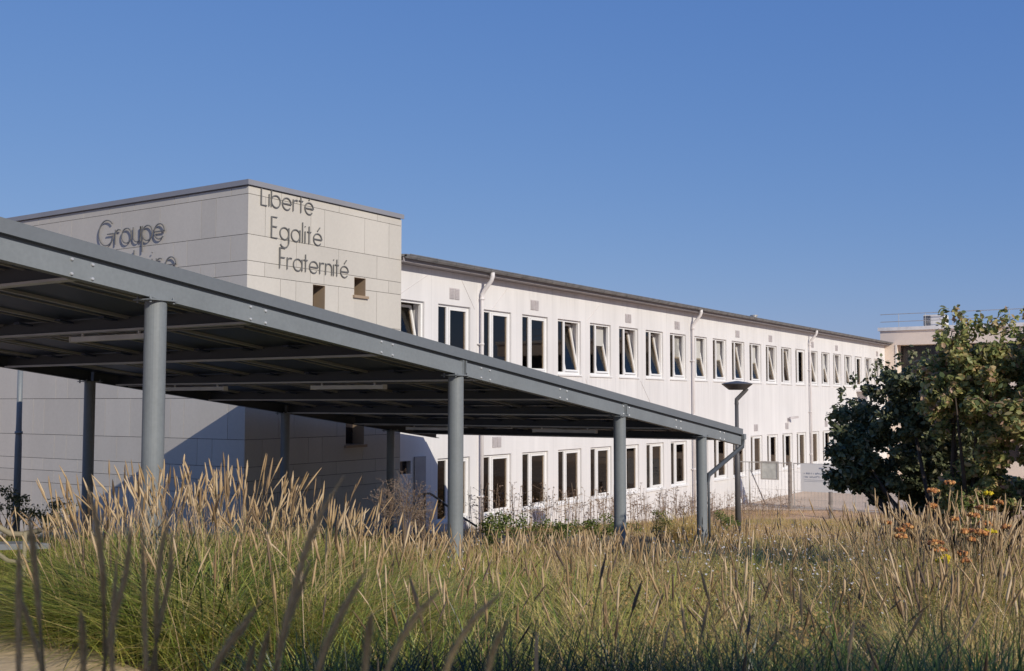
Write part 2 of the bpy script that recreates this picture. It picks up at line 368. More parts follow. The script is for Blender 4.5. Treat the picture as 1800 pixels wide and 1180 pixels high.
# windows
REC = .06
def window_set(h, tilt, narrow=.33):
    """frame + fixed narrow pane + wide sash; local origin at the lower left outer corner of the opening, +y along the wall"""
    f = MB(); x1 = -REC; x0 = x1-.07; fr = .055
    f.box(x0, x1, 0, fr, 0, h); f.box(x0, x1, WW-fr, WW, 0, h)
    f.box(x0, x1, fr, WW-fr, 0, fr+.01); f.box(x0, x1, fr, WW-fr, h-fr, h)
    f.box(x0, x1, fr+narrow, fr+narrow+.075, fr+.01, h-fr)
    g = MB(); g.box(x0+.03, x0+.038, fr, fr+narrow, fr+.01, h-fr)
    s = MB(); y0 = fr+narrow+.08; y1 = WW-fr-.005; z0 = fr+.015; z1 = h-fr-.005; sw = .05; xs0 = x0+.01; xs1 = x1+.012
    def rot(mb):
        if not tilt: return
        c, q = math.cos(tilt), math.sin(tilt)
        mb.v = [(xs0+(x-xs0)*c-(z-z0)*q, y, z0+(x-xs0)*q+(z-z0)*c) for x, y, z in mb.v]
    s.box(xs0, xs1, y0, y0+sw, z0, z1); s.box(xs0, xs1, y1-sw, y1, z0, z1); s.box(xs0, xs1, y0+sw, y1-sw, z0, z0+sw); s.box(xs0, xs1, y0+sw, y1-sw, z1-sw, z1)
    s.box(xs0+.03, xs0+.038, y0+sw, y1-sw, z0+sw, z1-sw, 1)
    s.tube([(xs1, y0+sw/2, (z0+z1)/2), (xs0-.03, y0+sw/2, (z0+z1)/2), (xs0-.03, y0+sw/2, (z0+z1)/2-.1)], .008, 6)
    rot(s)
    sl_ = MB(); sl_.box(-REC+.002, .035, -.03, WW+.03, -.045, -.002)
    return f, g, s, sl_
def put_window(h, tilt, narrow, y, z, proto={}):
    key = (round(h, 3), round(tilt, 3), narrow)
    if key not in proto:
        proto[key] = [q.build('tmp', m) for q, m in zip(window_set(h, tilt, narrow), (M['pvc'], M['glass_dark'], [M['pvc'], M['glass']], M['pvc']))]
        for o in proto[key]: COL.objects.unlink(o)
    ms = [o.data for o in proto[key]]
    f = bpy.data.objects.new('window', ms[0]); COL.objects.link(f); f.parent = wb; f.location = Vector((FX, y, z))-Vector(O)
    for nm, me in zip(('pane', 'sash', 'sill'), ms[1:]):
        o = bpy.data.objects.new(nm, me); COL.objects.link(o); o.parent = f
    return f
def blind(y, z, h, frac, side=0):
    b = MB((FX, y, z)); x = FX-REC-.16
    if side: 
        for k in range(9): b.box(x-.02*(k % 2), x+.01-.02*(k % 2), y+WW-.10-.05*k-.046, y+WW-.10-.05*k, z+.03, z+h-.03)
    else:
        b.box(x, x+.006, y+.42, y+WW-.08, z+h*(1-frac), z+h-.03); b.box(x-.004, x+.012, y+.42, y+WW-.08, z+h*(1-frac)-.02, z+h*(1-frac)-.001)
    b.build('blind' if not side else 'curtain', M['blind'], wb)
for i, fr in ((2, .25), (5, .4), (9, .9), (10, .8), (12, .85), (14, .5), (17, .8), (19, .6)): blind(up[i], UZ[0], UZ[1]-UZ[0], fr)
for i, fr in ((1, .2), (3, .35), (7, .8), (8, .9), (11, .5), (15, .4)): blind(lo[i], LZ[0], LZ[1]-LZ[0], fr)
blind(up[3], UZ[0], UZ[1]-UZ[0], 1, 1); blind(lo[2], LZ[0], LZ[1]-LZ[0], 1, 1); blind(lo[5], LZ[0], LZ[1]-LZ[0], 1, 1); blind(up[8], UZ[0], UZ[1]-UZ[0], 1, 1)
for i, y in enumerate(up):
    t = .19
    if i in (1, 2, 3, 15, 20): t = 0
    if i == 14: t = .10
    put_window(UZ[1]-UZ[0], t if i else .2, .33, y, UZ[0])
for i, y in enumerate(lo):
    put_window(LZ[1]-LZ[0], 0, .33, y, LZ[0])
# small window and door beside the stone block, in the corner
b = local(); b.box(FX-.14, FX-.12, 17.60, 18.37, 2.30, 2.58)
b.build('window', M['darkglass'], wb)
b = local(); b.box(FX+.002, FX+.035, 18.47, 18.86, .6, 2.66); b.box(FX+.036, FX+.06, 18.80, 18.83, 1.55, 1.70)
b.build('door', mat('grey_door', (.34, .32, .31), .6), wb)
# vents
for zz, yy in ((6.35, (19.94, 23.43, 28.71, 32.2, 37.48, 40.97, 46.21, 49.77, 56.88)), (2.88, (21.69, 39.24, 42.75, 48.0))):
    for y in yy:
        b = MB((FX, y, zz))
        for s_ in (-1, 1):
            c = y+s_*.10
            b.box(FX+.002, FX+.012, c-.088, c+.088, zz-.13, zz+.13)
            for k in range(7): b.box(FX+.0125, FX+.022, c-.08, c+.08, zz-.115+k*.034, zz-.098+k*.034)
        b.build('vent_grille', M['vent'], wb)
# diagonal cover strips on the render between window heads and eave
b = local()
for (ya, za), (yb, zb) in (((18.0, 6.2), (19.0, 6.72)), ((20.2, 6.72), (20.75, 6.05)), ((21.5, 6.12), (22.2, 6.70)), ((26.2, 6.12), (26.9, 6.6)), ((26.1, 4.5), (26.5, 3.8)), ((29.5, 4.5), (30.3, 3.7))):
    b.prism((FX+.003, ya, za), (FX+.003, yb, zb), .006, .012, up=(1, 0, 0))
b.build('cover_strip', mat('strip', (.60, .56, .55), .8), wb)
b = local(); b.tube([(-16.0, 42.74, 7.05), (-16.0, 42.74, 7.42)], .13, 14); b.tube([(-16.0, 42.74, 7.42), (-16.0, 42.74, 7.46)], .16, 14)
b.build('flue', M['galv'], wb, smooth=False)
b = local(); b.box(FX+.002, FX+.75, 52.9, 54.6, 4.36, 4.46); b.build('awning', M['pipe'], wb)
b = local(); b.box(FX+.002, FX+.05, 42.85, 42.95, 3.05, 3.20); b.tube([(FX+.05, 42.9, 3.15), (FX+.2, 42.9, 3.22)], .02, 6); b.prism((FX+.12, 42.8, 3.20), (FX+.34, 43.15, 3.24), .09, .09)
b.build('security_camera', M['vent'], wb)

# ------------------------------------------------------------ stone-panelled block
TX = -14.45; TY = 13.377; TR = 17.71; TL = -24.0; TZ = 7.74
OT = (TX, TY, 1.0)
tw = thing('entrance_block', OT, 'beige panelled entrance block with raised metal lettering and a flat grey coping', 'building')
rows = [7.60, 6.87, 6.39, 6.13, 5.39, 4.92, 4.66, 3.92, 3.18, 2.69, 2.44, 2.19, 1.45, .6]
PA = [.82, 1.22, 2.39, 3.55]; PB = [.42, 1.60, 1.98, 3.16, 3.93]
holes = [(15.05, 15.39, 4.92, 6.11), (16.23, 16.58, 6.00, 6.365), (16.02, 16.57, 3.00, 3.92)]
def sub(rects, h, g=0):
    out = []
    for (a, c, z0, z1) in rects:
        ha, hc, hz0, hz1 = h
        if ha >= c or hc <= a or hz0 >= z1 or hz1 <= z0: out.append((a, c, z0, z1)); continue
        if ha > a: out.append((a, ha, z0, z1))
        if hc < c: out.append((hc, c, z0, z1))
        m0, m1 = max(a, ha), min(c, hc)
        if hz0 > z0: out.append((m0, m1, z0, hz0))
        if hz1 < z1: out.append((m0, m1, hz1, z1))
    return out
PT = .022; G = .0045
b = MB(OT)
zt = TZ
for ri, zb in enumerate(rows):
    P = PA if ri % 2 == 0 else PB
    e = [TY]+[TY+p for p in P]+[TR]
    for a, c in zip(e[:-1], e[1:]):
        rr = [(a+(G if a > TY else 0), c-G, zb+G, zt-G)]
        for h in holes: rr = sub(rr, h)
        for (p, q, z0, z1) in rr: b.box(TX-PT, TX, p, q, z0, z1)
    # left face, running back from the corner
    e = [0]+[p for p in (PB if ri % 2 == 0 else PA)]; k = 4.35
    ee = list(e)
    for m_ in range(2): ee += [p+k*(m_+1) for p in (PB if ri % 2 == 0 else PA)]
    ee = [x for x in ee if x < TX-TL]+[TX-TL]
    for a, c in zip(ee[:-1], ee[1:]):
        b.box(TX-PT-.001-c+G if c < TX-TL else TL, (TX-PT-.001)-a-(G if a > 0 else 0), TY, TY+PT, zb+G, zt-G)
    zt = zb
b.build('cladding', M['panel'], tw)
b = MB(OT)          # dark backing with the same holes
rr = [(TY+PT+.001, TR-.001, .5, TZ)]
for h in holes: rr = sub(rr, h)
for (p, q, z0, z1) in rr: b.box(TX-.30, TX-PT-.002, p, q, z0, z1)
b.box(TL+.01, TX-.301, TY+PT+.001, TY+.25, .5, TZ); b.box(TL, TX-.301, TR-.25, TR-.001, .5, TZ)
b.build('backing_wall', M['panel_joint'], tw)
b = MB(OT); b.box(TL, TX-.002, TR, TR+.012, .5, TZ-.01); b.build('side_panel', M['panel'], tw)
b = MB(OT); b.box(TL-.1, TX+.045, TY-.045, TR+.045, 7.79, 7.85); b.box(TL-.1, TX+.045, TY-.045, TY-.02, 7.755, 7.79); b.box(TX+.02, TX+.045, TY-.019, TR+.045, 7.755, 7.79)
b.box(TL, TX-.01, TY+.01, TR-.01, 7.742, 7.789)
b.build('coping', M['coping'], tw)
for i, (a, c, z0, z1) in enumerate(holes):
    b = MB(OT); d = .30; t = .008
    b.box(TX-d, TX-.002, c-t, c-.0005, z0+t, z1-t); b.box(TX-d, TX-.002, a+.0005, a+t, z0+t, z1-t)
    b.box(TX-d, TX-.002, a+.0005, c-.0005, z0+.0005, z0+t); b.box(TX-d, TX-.002, a+.0005, c-.0005, z1-t, z1-.0005)
    wn = b.build('window', M['reveal'], tw)
    PW[wn.name] = Vector(OT)
    b = MB(OT); b.box(TX-d-.02, TX-d-.001, a, c, z0, z1)
    g_ = b.build('pane', M['darkglass'], None); g_.parent = wn; g_.location = (0, 0, 0)
    if i:
        b = MB(OT); b.box(TX-.05, TX+.05, a-.04, c+.05, z0-.055, z0-.001)
        g_ = b.build('sill', M['reveal'], None); g_.parent = wn; g_.location = (0, 0, 0)

# lettering: thin round-bar letters
def arc(cx, cy, rx, ry, a0, a1, n=18): return [(cx+rx*math.cos(R(a0+(a1-a0)*i/n)), cy+ry*math.sin(R(a0+(a1-a0)*i/n))) for i in range(n+1)]
r_ = .29; xh = .58
def glyph(c):
    circ = arc(r_, r_, r_, r_, 0, 360, 24)
    if c == 'L': return [[(0, 1), (0, 0), (.36, 0)]], .36
    if c == 'E': return [[(.36, 1), (0, 1), (0, 0), (.38, 0)], [(0, .54), (.34, .54)]], .38
    if c == 'F': return [[(.36, 1), (0, 1), (0, 0)], [(0, .54), (.34, .54)]], .36
    if c == 'G': return [arc(.47, .5, .47, .5, 42, 330, 30)+[(.92, .44), (.52, .44)]], .92
    if c == 'S': return [arc(.25, .75, .22, .25, 40, 270, 14)+arc(.25, .25, .25, .25, 90, -140, 16)], .5
    if c == 'i': return [[(0, xh), (0, 0)], [(0, .80), (0, .84)]], 0
    if c == 'l': return [[(0, 1), (0, 0)]], 0
    if c == 'b': return [[(0, 1), (0, 0)], circ], .58
    if c == 'p': return [[(0, xh), (0, -.42)], circ], .58
    if c == 'o': return [circ], .58
    if c == 'a': return [circ, [(.58, xh), (.58, 0)]], .58
    if c == 'g': return [circ, [(.58, xh), (.58, -.12)]+arc(.29, -.12, .29, .27, 0, -150, 12)], .58
    if c == 'c': return [arc(r_, r_, r_, r_, 45, 315, 18)], .5
    if c in 'e\u00e9': return [[(0.01, r_), (.58, r_)]+arc(r_, r_, r_, r_, 0, 318, 22)]+([[(.27, .70), (.44, .90)]] if c != 'e' else []), .58
    if c == 'r': return [[(0, xh), (0, 0)], arc(.2, .33, .2, .24, 180, 60, 8)], .28
    if c == 't': return [[(.1, .86), (.1, 0)], [(-.03, xh), (.24, xh)]], .24
    if c == 'n': return [[(0, xh), (0, 0)], [(0, .3)]+arc(.22, .34, .22, .24, 180, 0, 12)+[(.44, 0)]], .44
    if c == 'u': return [[(0, xh), (0, .24)]+arc(.22, .24, .22, .24, 180, 360, 12)+[(.44, xh), (.44, 0)]], .44
def word(txt, p0, dirv, nrm, cap, width, th, standoff):
    gs = [glyph(c) for c in txt]; gap = .14
    tot = sum(g[1] for g in gs)+gap*(len(gs)-1); sp = gap+(width/cap-tot)/(len(gs)-1)
    b = MB(OT); x = 0; d = Vector(dirv); n = Vector(nrm); p0 = Vector(p0)
    for st, wd in gs:
        for k, pl in enumerate(st):
            off = standoff+.0016*k
            P = [p0+d*((x+a)*cap)+Vector((0, 0, 1))*(c_*cap)+n*off for a, c_ in pl]
            vs = []; m = len(P)
            for i, p in enumerate(P):
                q = (P[min(i+1, m-1)]-P[max(i-1, 0)]).normalized(); s_ = q.cross(n).normalized()
                if 0 < i < m-1:
                    q1 = (P[i]-P[i-1]).normalized(); q2 = (P[i+1]-P[i]).normalized(); k_ = 1/max(.6, math.sqrt(max(.01, (1+q1.dot(q2))/2)))
                else: k_ = 1
                for sg, nn_ in ((-1, 0), (1, 0), (1, 1), (-1, 1)): vs.append(p+s_*sg*th/2*k_+n*nn_*.018)
            fs = [(i*4+j, i*4+(j+1)%4, i*4+4+(j+1)%4, i*4+4+j) for i in range(m-1) for j in range(4)]+[(0, 1, 2, 3), ((m-1)*4+3, (m-1)*4+2, (m-1)*4+1, (m-1)*4)]
            b.add(vs, fs)
        x += wd+sp
    o = b.build('lettering', M['letter'], tw); return o
word('Libert\u00e9', (TX, 13.672, 7.44), (0, 1, 0), (1, 0, 0), .386, 1.345, .017, .012)
word('Egalit\u00e9', (TX, 13.935, 6.875), (0, 1, 0), (1, 0, 0), .386, 1.325, .017, .012)
word('Fraternit\u00e9', (TX, 14.15, 6.325), (0, 1, 0), (1, 0, 0), .386, 1.88, .017, .012)
word('Groupe', (-18.68, TY, 6.965), (1, 0, 0), (0, -1, 0), .51, 2.0, .020, .032)
word('Scolaire', (-18.75, TY, 6.30), (1, 0, 0), (0, -1, 0), .51, 2.42, .020, .032)

# ------------------------------------------------------------ canopy
SL = -.1263; XA = -7.2; XB = -14.1; YC0 = .5; YC1 = 18.52
def zc(y): return 5.412+SL*y           # underside of the edge beams
OC = (XA, 10, 2.0)
cn = thing('canopy', OC, 'long sloping grey steel canopy on round columns in front of the entrance block', 'canopy')
def slab(b, x0, x1, y0, y1, h0, h1, mi=0):
    v = [(x, y, zc(y)+h) for h in (h0, h1) for x, y in ((x0, y0), (x1, y0), (x1, y1), (x0, y1))]
    b.add(v, [(0,3,2,1),(4,5,6,7),(0,1,5,4),(1,2,6,5),(2,3,7,6),(3,0,4,7)], mi)
COLS = [5.73, 9.89, 13.90, 16.84]
for X, sg in ((XA, 1), (XB, -1)):
    b = MB(OC); cuts = [YC0, 9.98, 13.98, YC1]
    for a, c in zip(cuts[:-1], cuts[1:]):
        slab(b, X, X-sg*.012, a+.02, c-.02, 0, .155)                  # web
        slab(b, X-sg*.013, X-sg*.09, a+.02, c-.02, 0, .010); slab(b, X-sg*.013, X-sg*.09, a+.02, c-.02, .145, .155)
        slab(b, X+sg*.012, X-sg*.05, c-.035, c-.021, .005, .175) if c < YC1 else None
        slab(b, X+sg*.012, X-sg*.05, a+.021, a+.035, .005, .175) if a > YC0 else None
    b.build('edge_beam', M['steel' if X > -10 else 'steel_dark'], cn)  # rear beam: darker copy of the steel, shade put into the colour
b = MB(OC); slab(b, XB-.01, XA+.01, YC0, YC1+.06, .192, .300)       # roof edge box
slab(b, XB+.05, XA-.05, YC0+.05, YC1, .165, .1915)
b.build('roof_deck', M['fascia'], cn)
b = MB(OC); slab(b, XB+.10, XA-.10, YC0+.1, YC1-.05, .150, .1645); b.build('ceiling', M['deck'], cn)
b = MB(OC)      # light rails under the deck, running down the slope
for x in np.linspace(XA-.75, XB+.75, 6):
    slab(b, x-.022, x+.022, YC0+.2, YC1-.2, .122, .1495)
    slab(b, x-.28, x-.265, YC0+.2, YC1-.2, .138, .1495)
b.build('purlin', M['galv'], cn)
b = MB(OC)
for x in np.linspace(XA-.6, XB+.6, 9):
    y = 1.2
    while y < YC1-1: 
        slab(b, x, x+.09, y, y+.16, .10, .117); y += 1.8
b.build('junction_boxes', M['deck'], cn)['kind'] = 'stuff'
k = 0; y = -.4+1.8
while y < YC1+.3:
    yy = min(y, YC1-.02); b = MB(OC); X0 = XB+.1; X1 = XA-.1
    h = zc(yy)
    b.box(X0, X1, yy-.006, yy+.006, h+.024, h+.142); b.box(X0, X1, yy-.05, yy+.05, h+.002, h+.0235, 1)
    b.build('cross_beam', [M['steel_dark'], M['flange']], cn)  # web darkened in colour to stand for the shade under the roof
    if yy < YC1-.5:
        for dy in (-.09, .09):
            for dz in (.025, .135):
                b = MB(OC); c = Vector((XA, yy+dy, zc(yy+dy)+dz)); b.tube([c, c+Vector((.010, 0, 0)), c+Vector((.016, 0, 0))], [.013, .013, .008], 8)
                b.build('bolt', M['bolt'], cn)
    y += 1.8
for X in (XA-.055, XB+.12):
    for y in COLS:
        if X < -13 and y < 6: pass
        zt_ = zc(y)-.002; zb_ = float(ground(X, y))-.3; b = MB(OC)
        b.tube([(X, y, zb_), (X, y, zt_-.012)], .089 if X > -13 else .08, 28)
        b.box(X-.11, X+.11, y-.14, y+.14, zt_-.012, zt_)
        b.tube([(X, y, zb_+.30), (X, y, zb_+.33)], .13, 20)
        for dy in (-.115, .115):
            for dx in (-.08, .08): b.tube([(X+dx, y+dy, zt_-.03), (X+dx, y+dy, zt_+.022)], .011, 6)
        b.build('column', M['steel'], cn, smooth=False)
        o = cn.children[-1] if False else None
# light fittings under the cross beams
for x, y in ((-9.3, 6.8), (-9.35, 10.4), (-12.25, 10.4), (-9.3, 15.8), (-12.1, 15.8), (-12.2, 6.8)):
    z = zc(y)-.058; b = MB(OC)
    b.prism((x-.60, y, z), (x+.60, y, z), .075, .05); b.prism((x-.62, y, z), (x-.60, y, z), .085, .06); b.prism((x+.60, y, z), (x+.62, y, z), .085, .06)
    for s_ in (-.45, .45): b.box(x+s_-.01, x+s_+.01, y-.01, y+.01, z+.02, z+.056)
    b.build('light_fitting', M['lamp_body'], cn)
    b = MB(OC); b.tube([(XA-.2, y+.03, z+.045), (XB+.3, y+.03, z+.045)], .008, 6); b.build('conduit', M['galv'], cn)
b = MB(OC); zz = zc(YC1)         # end gutter and its diagonal outlet pipe
b.box(XB, XA+.03, YC1+.062, YC1+.16, zz+.10, zz+.20); b.build('gutter', M['steel'], cn)
b = MB(OC); b.tube([(XA-.02, YC1+.1, zz+.10), (XA-.02, YC1+.08, zz-.03), (XA-.02, 17.05, 2.62), (XA+.02, 16.95, 2.50), (XA+.04, 16.93, 1.2)], [.04, .04, .04, .022, .022], 12)
b.build('outlet_pipe', M['steel_dark'], cn, smooth=True)

# ------------------------------------------------------------ street lamp, masts, rails
lx, ly = -8.267, 21.02; lz = float(ground(lx, ly))
lp = thing('street_lamp', (lx, ly, lz), 'dark bronze street lamp with a flat dish head beyond the end of the canopy', 'street lamp')
OL = (lx, ly, lz); r2 = RT
b = MB(OL); b.tube([(lx, ly, lz-.2), (lx, ly, 2.75), (lx, ly, 2.78), (lx, ly, 3.90)], [.062, .055, .042, .038], 14)
b.tube([(lx, ly, lz), (lx, ly, lz+.04)], .11, 14); b.build('pole', M['bronze'], lp, smooth=True)
a = Vector((lx, ly, 3.80)); k1 = a+Vector((0, 0, .1)); k2 = k1+r2*.17+Vector((0, 0, .17)); 
b = MB(OL); b.tube([a, k1, k2, k2+r2*.04+Vector((0, 0, .06))], [.046, .044, .042, .05], 10); b.build('arm', M['bronze'], lp)
hc = Vector((lx, ly, 4.10))+r2*.015; b = MB(OL)
vs = []; n = 28
for rr, zz in ((.17, 0), (.315, .115), (.318, .128), (.20, .158), (.03, .185)):
    vs += [hc+Vector((math.cos(2*PI*j/n)*rr, math.sin(2*PI*j/n)*rr, zz)) for j in range(n)]
fs = [(i*n+j, i*n+(j+1)%n, (i+1)*n+(j+1)%n, (i+1)*n+j) for i in range(4) for j in range(n)]+[tuple(range(n-1, -1, -1)), tuple(range(4*n, 5*n))]
b.add(vs, fs); b.build('lamp_head', M['bronze'], lp)

b = MB((-15.5, 9.73, 1.4)); b.tube([(-15.5, 9.73, 1.3), (-15.5, 9.73, 3.2), (-15.5, 9.73, 3.5), (-15.5, 9.73, 4.6)], [.058, .052, .043, .040], 12)
b.tube([(-15.5, 9.73, 3.36), (-15.5, 9.73, 3.40)], .06, 12)
tag(b.build('mast', M['steel'], smooth=True), 'slim grey mast behind the canopy at far left, lit above and shaded below', 'mast')

b = MB((-13.3, 17.2, .9)); z0 = .9
b.tube([(-13.3, 16.88, 1.98), (-13.3, 16.93, 2.02), (-13.3, 17.25, 2.02), (-13.3, 17.35, 1.98), (-13.3, 18.35, 1.46), (-13.3, 18.9, 1.2)], .022, 10)
for y_, zt_ in ((17.1, 2.02), (18.3, 1.48)): b.tube([(-13.3, y_, .8), (-13.3, y_, zt_)], .02, 8)
tag(b.build('stair_rail', M['steel_dark'], smooth=True), 'black tubular stair rail by the grey door under the canopy', 'handrail')

hr = thing('handrail', (*rd(-4.3, 9.2), 2.1), 'pale wooden handrail with a grey slab edge at the far left of the garden', 'handrail')
def P3(xi, yi, d): return Vector((*rd((xi-900)/1886*d, d), 0))+Vector((0, 0, 3.85-(yi-707)/1886*d))
OH = tuple(Vector((*rd(-4.3, 9.2), 2.1)))
b = MB(OH); b.tube([P3(-60, 890, 9), P3(0, 921, 9), P3(27, 936, 9), P3(45, 937, 9.1), P3(78, 930, 9.3)], .024, 10); b.tube([P3(-60, 925, 9.2), P3(0, 966, 9.1), P3(24, 983, 9), P3(45, 985, 9.1), P3(72, 979, 9.3)], .02, 10)
b.build('rail', M['rail'], hr, smooth=True)
b = MB(OH)
for xi, d in ((-40, 9), (52, 9.1)):
    p = P3(xi, 933, d); b.tube([(p.x, p.y, 2.0), p], .018, 8)
b.build('post', M['rail'], hr, smooth=True)
b = MB(OH); p, q = P3(-60, 958, 9.5), P3(75, 955, 10.2); b.prism(p, q, .35, .05); b.build('slab', M['slab'], hr)

# ------------------------------------------------------------ fence, posts, boards in the courtyard
FY = 37.14
def fence_panel():
    t = thing('mesh_fence', (0, 0, 0), '', 'fence', 'mesh fence panels across the courtyard')
    L = 2.05; b = MB()
    for x in (0, L): b.tube([(x, 0, .0), (x, 0, 1.62)], .019, 8)
    for z in (.06, 1.60): b.tube([(0, 0, z), (L, 0, z)], .017, 8)
    b.build('frame', M['galv'], t)
    b = MB()
    for i in range(1, 17): b.tube([(i*L/17, 0, .06), (i*L/17, 0, 1.6)], .0045, 4, cap=False)
    for z in (.35, .66, 1.3): b.tube([(0, .005, z), (L, .005, z)], .0045, 4, cap=False)
    b.build('wire_mesh', M['galv'], t)
    return t
fp = fence_panel(); labs = ['mesh fence panel next to the white wall carrying the framed notice', 'mesh fence panel carrying the white banner right of the wooden post', 'mesh fence panel partly hidden behind the dark shrub']
for i, X in enumerate((-14.66, -12.52, -10.40)):
    t = fp if i == 0 else copy_tree(fp)
    t.location = (X, FY, .10); t['label'] = labs[i]; t['category'] = 'fence'; t['group'] = 'mesh fence panels across the courtyard'
b = MB((-14.2, FY, .1)); b.tube([(-14.16, FY+.02, .1), (-14.16, FY+.02, 1.72)], .03, 8); b.tube([(-14.16, FY+.02, 1.5), (-13.9, FY+.9, .12)], .022, 8)
tag(b.build('fence_brace', M['galv'], smooth=True), 'thin grey brace post leaning behind the fence near the white wall', 'fence post')
for X, Y, zt_, lab in ((-12.65, FY-.05, 1.75, 'weathered wooden post with a metal band standing between two fence panels'), (-10.55, FY-2.3, .95, 'short weathered wooden post rising from the grass left of the dark shrub')):
    b = MB((X, Y, .1)); b.tube([(X, Y, .0), (X, Y, zt_*.55), (X+.004, Y, zt_)], [.075, .070, .066], 12); b.tube([(X, Y, zt_*.60), (X, Y, zt_*.60+.03)], .078, 12)
    tag(b.build('wooden_post', M['wood'], smooth=False), lab, 'post')
nb = thing('notice_board', (-13.38, FY-.05, 1.1), 'grey framed notice with a pale plan hung on the fence', 'notice board'); ON = (-13.38, FY-.05, 1.1)
b = MB(ON); b.box(-13.71, -13.66, FY-.08, FY-.03, 1.10, 1.75); b.box(-13.10, -13.05, FY-.08, FY-.03, 1.10, 1.75); b.box(-13.66, -13.10, FY-.08, FY-.03, 1.10, 1.15); b.box(-13.66, -13.10, FY-.08, FY-.03, 1.70, 1.75)
b.build('frame', M['galv'], nb)
b = MB(ON); b.box(-13.66, -13.10, FY-.06, FY-.05, 1.15, 1.70); b.build('sheet', M['board'], nb)
bn = thing('banner', (-11.4, FY-.04, .8), 'white banner with lines of blue-grey print tied to the fence', 'banner'); OB = (-11.4, FY-.04, .8)
b = MB(OB); b.box(-12.27, -10.5, FY-.050, FY-.042, .74, 1.70); b.build('sheet', M['banner'], bn)
b = MB(OB)
def scribble(x0, x1, z, h, fy=FY-.053):
    x = x0
    while x < x1:
        wd = random.uniform(.02, .05); hh = h*random.uniform(.6, 1)
        b.box(x, x+.012, fy, fy+.002, z, z+hh); b.box(x+.013, x+wd, fy, fy+.002, z+hh*random.choice((0, .4, .8)), z+hh*random.choice((.2, .6, 1))+.01)
        x += wd+(.05 if random.random() < .15 else .012)
scribble(-12.15, -11.2, 1.34, .07); scribble(-12.15, -11.25, 1.22, .07)
b.box(-12.15, -11.1, FY-.053, FY-.051, 1.14, 1.152); b.box(-12.15, -11.3, FY-.053, FY-.051, 1.09, 1.10)
b.box(-11.62, -11.48, FY-.053, FY-.051, 1.53, 1.58); b.build('print', M['ink'], bn)

# ------------------------------------------------------------ far building closing the courtyard
OF = (-8, 58.47, .1)
fb = thing('far_building', OF, 'beige flat-roofed building with a dark loggia behind the shrubs', 'building')
y0 = 58.47; b = MB(OF)
b.box(-14.90, -14.05, y0, y0+8, -.2, 7.62); b.box(-14.05, 10, y0, y0+8, 6.86, 7.62); b.box(-14.05, 10, y0+.9, y0+8, 4.0, 6.859)
b.box(-14.05, 10, y0, y0+8, 3.1, 4.9) if False else b.box(-14.05, 10, y0, y0+.899, 3.2, 4.9)
for x in (-9.5, -5, -.5, 4, 8.5): b.box(x, x+.5, y0, y0+.899, 4.901, 6.859)
b.box(-14.05, 10, y0, y0+8, -.2, .9)
for x in (-14.05, -11.5, -8.2, -5, -1.8, 1.4, 4.6, 7.8): b.box(x, x+1.3, y0, y0+8, .901, 3.199)
b.build('wall', M['beige'], fb)
b = MB(OF); b.add([(-15.0, y0-.06, 6.9), (-14.9, y0-.06, 6.9), (-14.9, y0-.06, 7.7), (-15.75, y0-.06, 7.7), (-15.85, y0-.06, 7.6), (-15.0, y0, 6.9), (-14.9, y0, 6.9), (-14.9, y0, 7.7), (-15.75, y0, 7.7), (-15.85, y0, 7.6)],
    [(0,1,2,3,4),(9,8,7,6,5),(0,5,6,1),(1,6,7,2),(2,7,8,3),(3,8,9,4),(4,9,5,0)]) if False else None
b.box(-15.0, 10.1, y0-.1, y0+8.1, 7.621, 7.80); b.box(-14.13, -14.051, y0-.03, y0+.6, 4.9, 6.86)
b.build('parapet', M['parapet'], fb)
b = MB(OF); b.box(-14.04, 9.99, y0+.86, y0+.899, 4.91, 6.85)
for x in (-12.75, -10.2, -6.9, -3.7, -.5, 2.7, 5.9): b.box(x, x+1.9, y0+.1, y0+.14, .91, 3.19)
b.build('window', M['darkglass'], fb)
b = MB(OF)
for z in (8.12, 8.52): b.tube([(-14.95, y0+.3, z), (10, y0+.3, z)], .018, 6)
for x in np.arange(-14.0, 10, 1.35): b.tube([(x, y0+.3, 7.8), (x, y0+.3, 8.53)], .014, 6)
b.build('railing', M['galv'], fb)
OA = (-12.2, 59.3, 7.8); ac = thing('air_conditioner', OA, 'grey box-shaped air conditioning unit on the roof of the far building', 'air conditioner')
b = MB(OA); b.box(-12.78, -11.75, 58.95, 60.0, 7.82, 8.42); b.build('casing', M['parapet'], ac)
b = MB(OA); b.box(-12.795, -12.781, 59.0, 59.9, 7.86, 8.38)
for k in range(7): b.box(-12.76, -12.42, 58.935, 58.949, 7.87+k*.075, 7.915+k*.075)
b.build('grille', M['steel_dark'], ac)

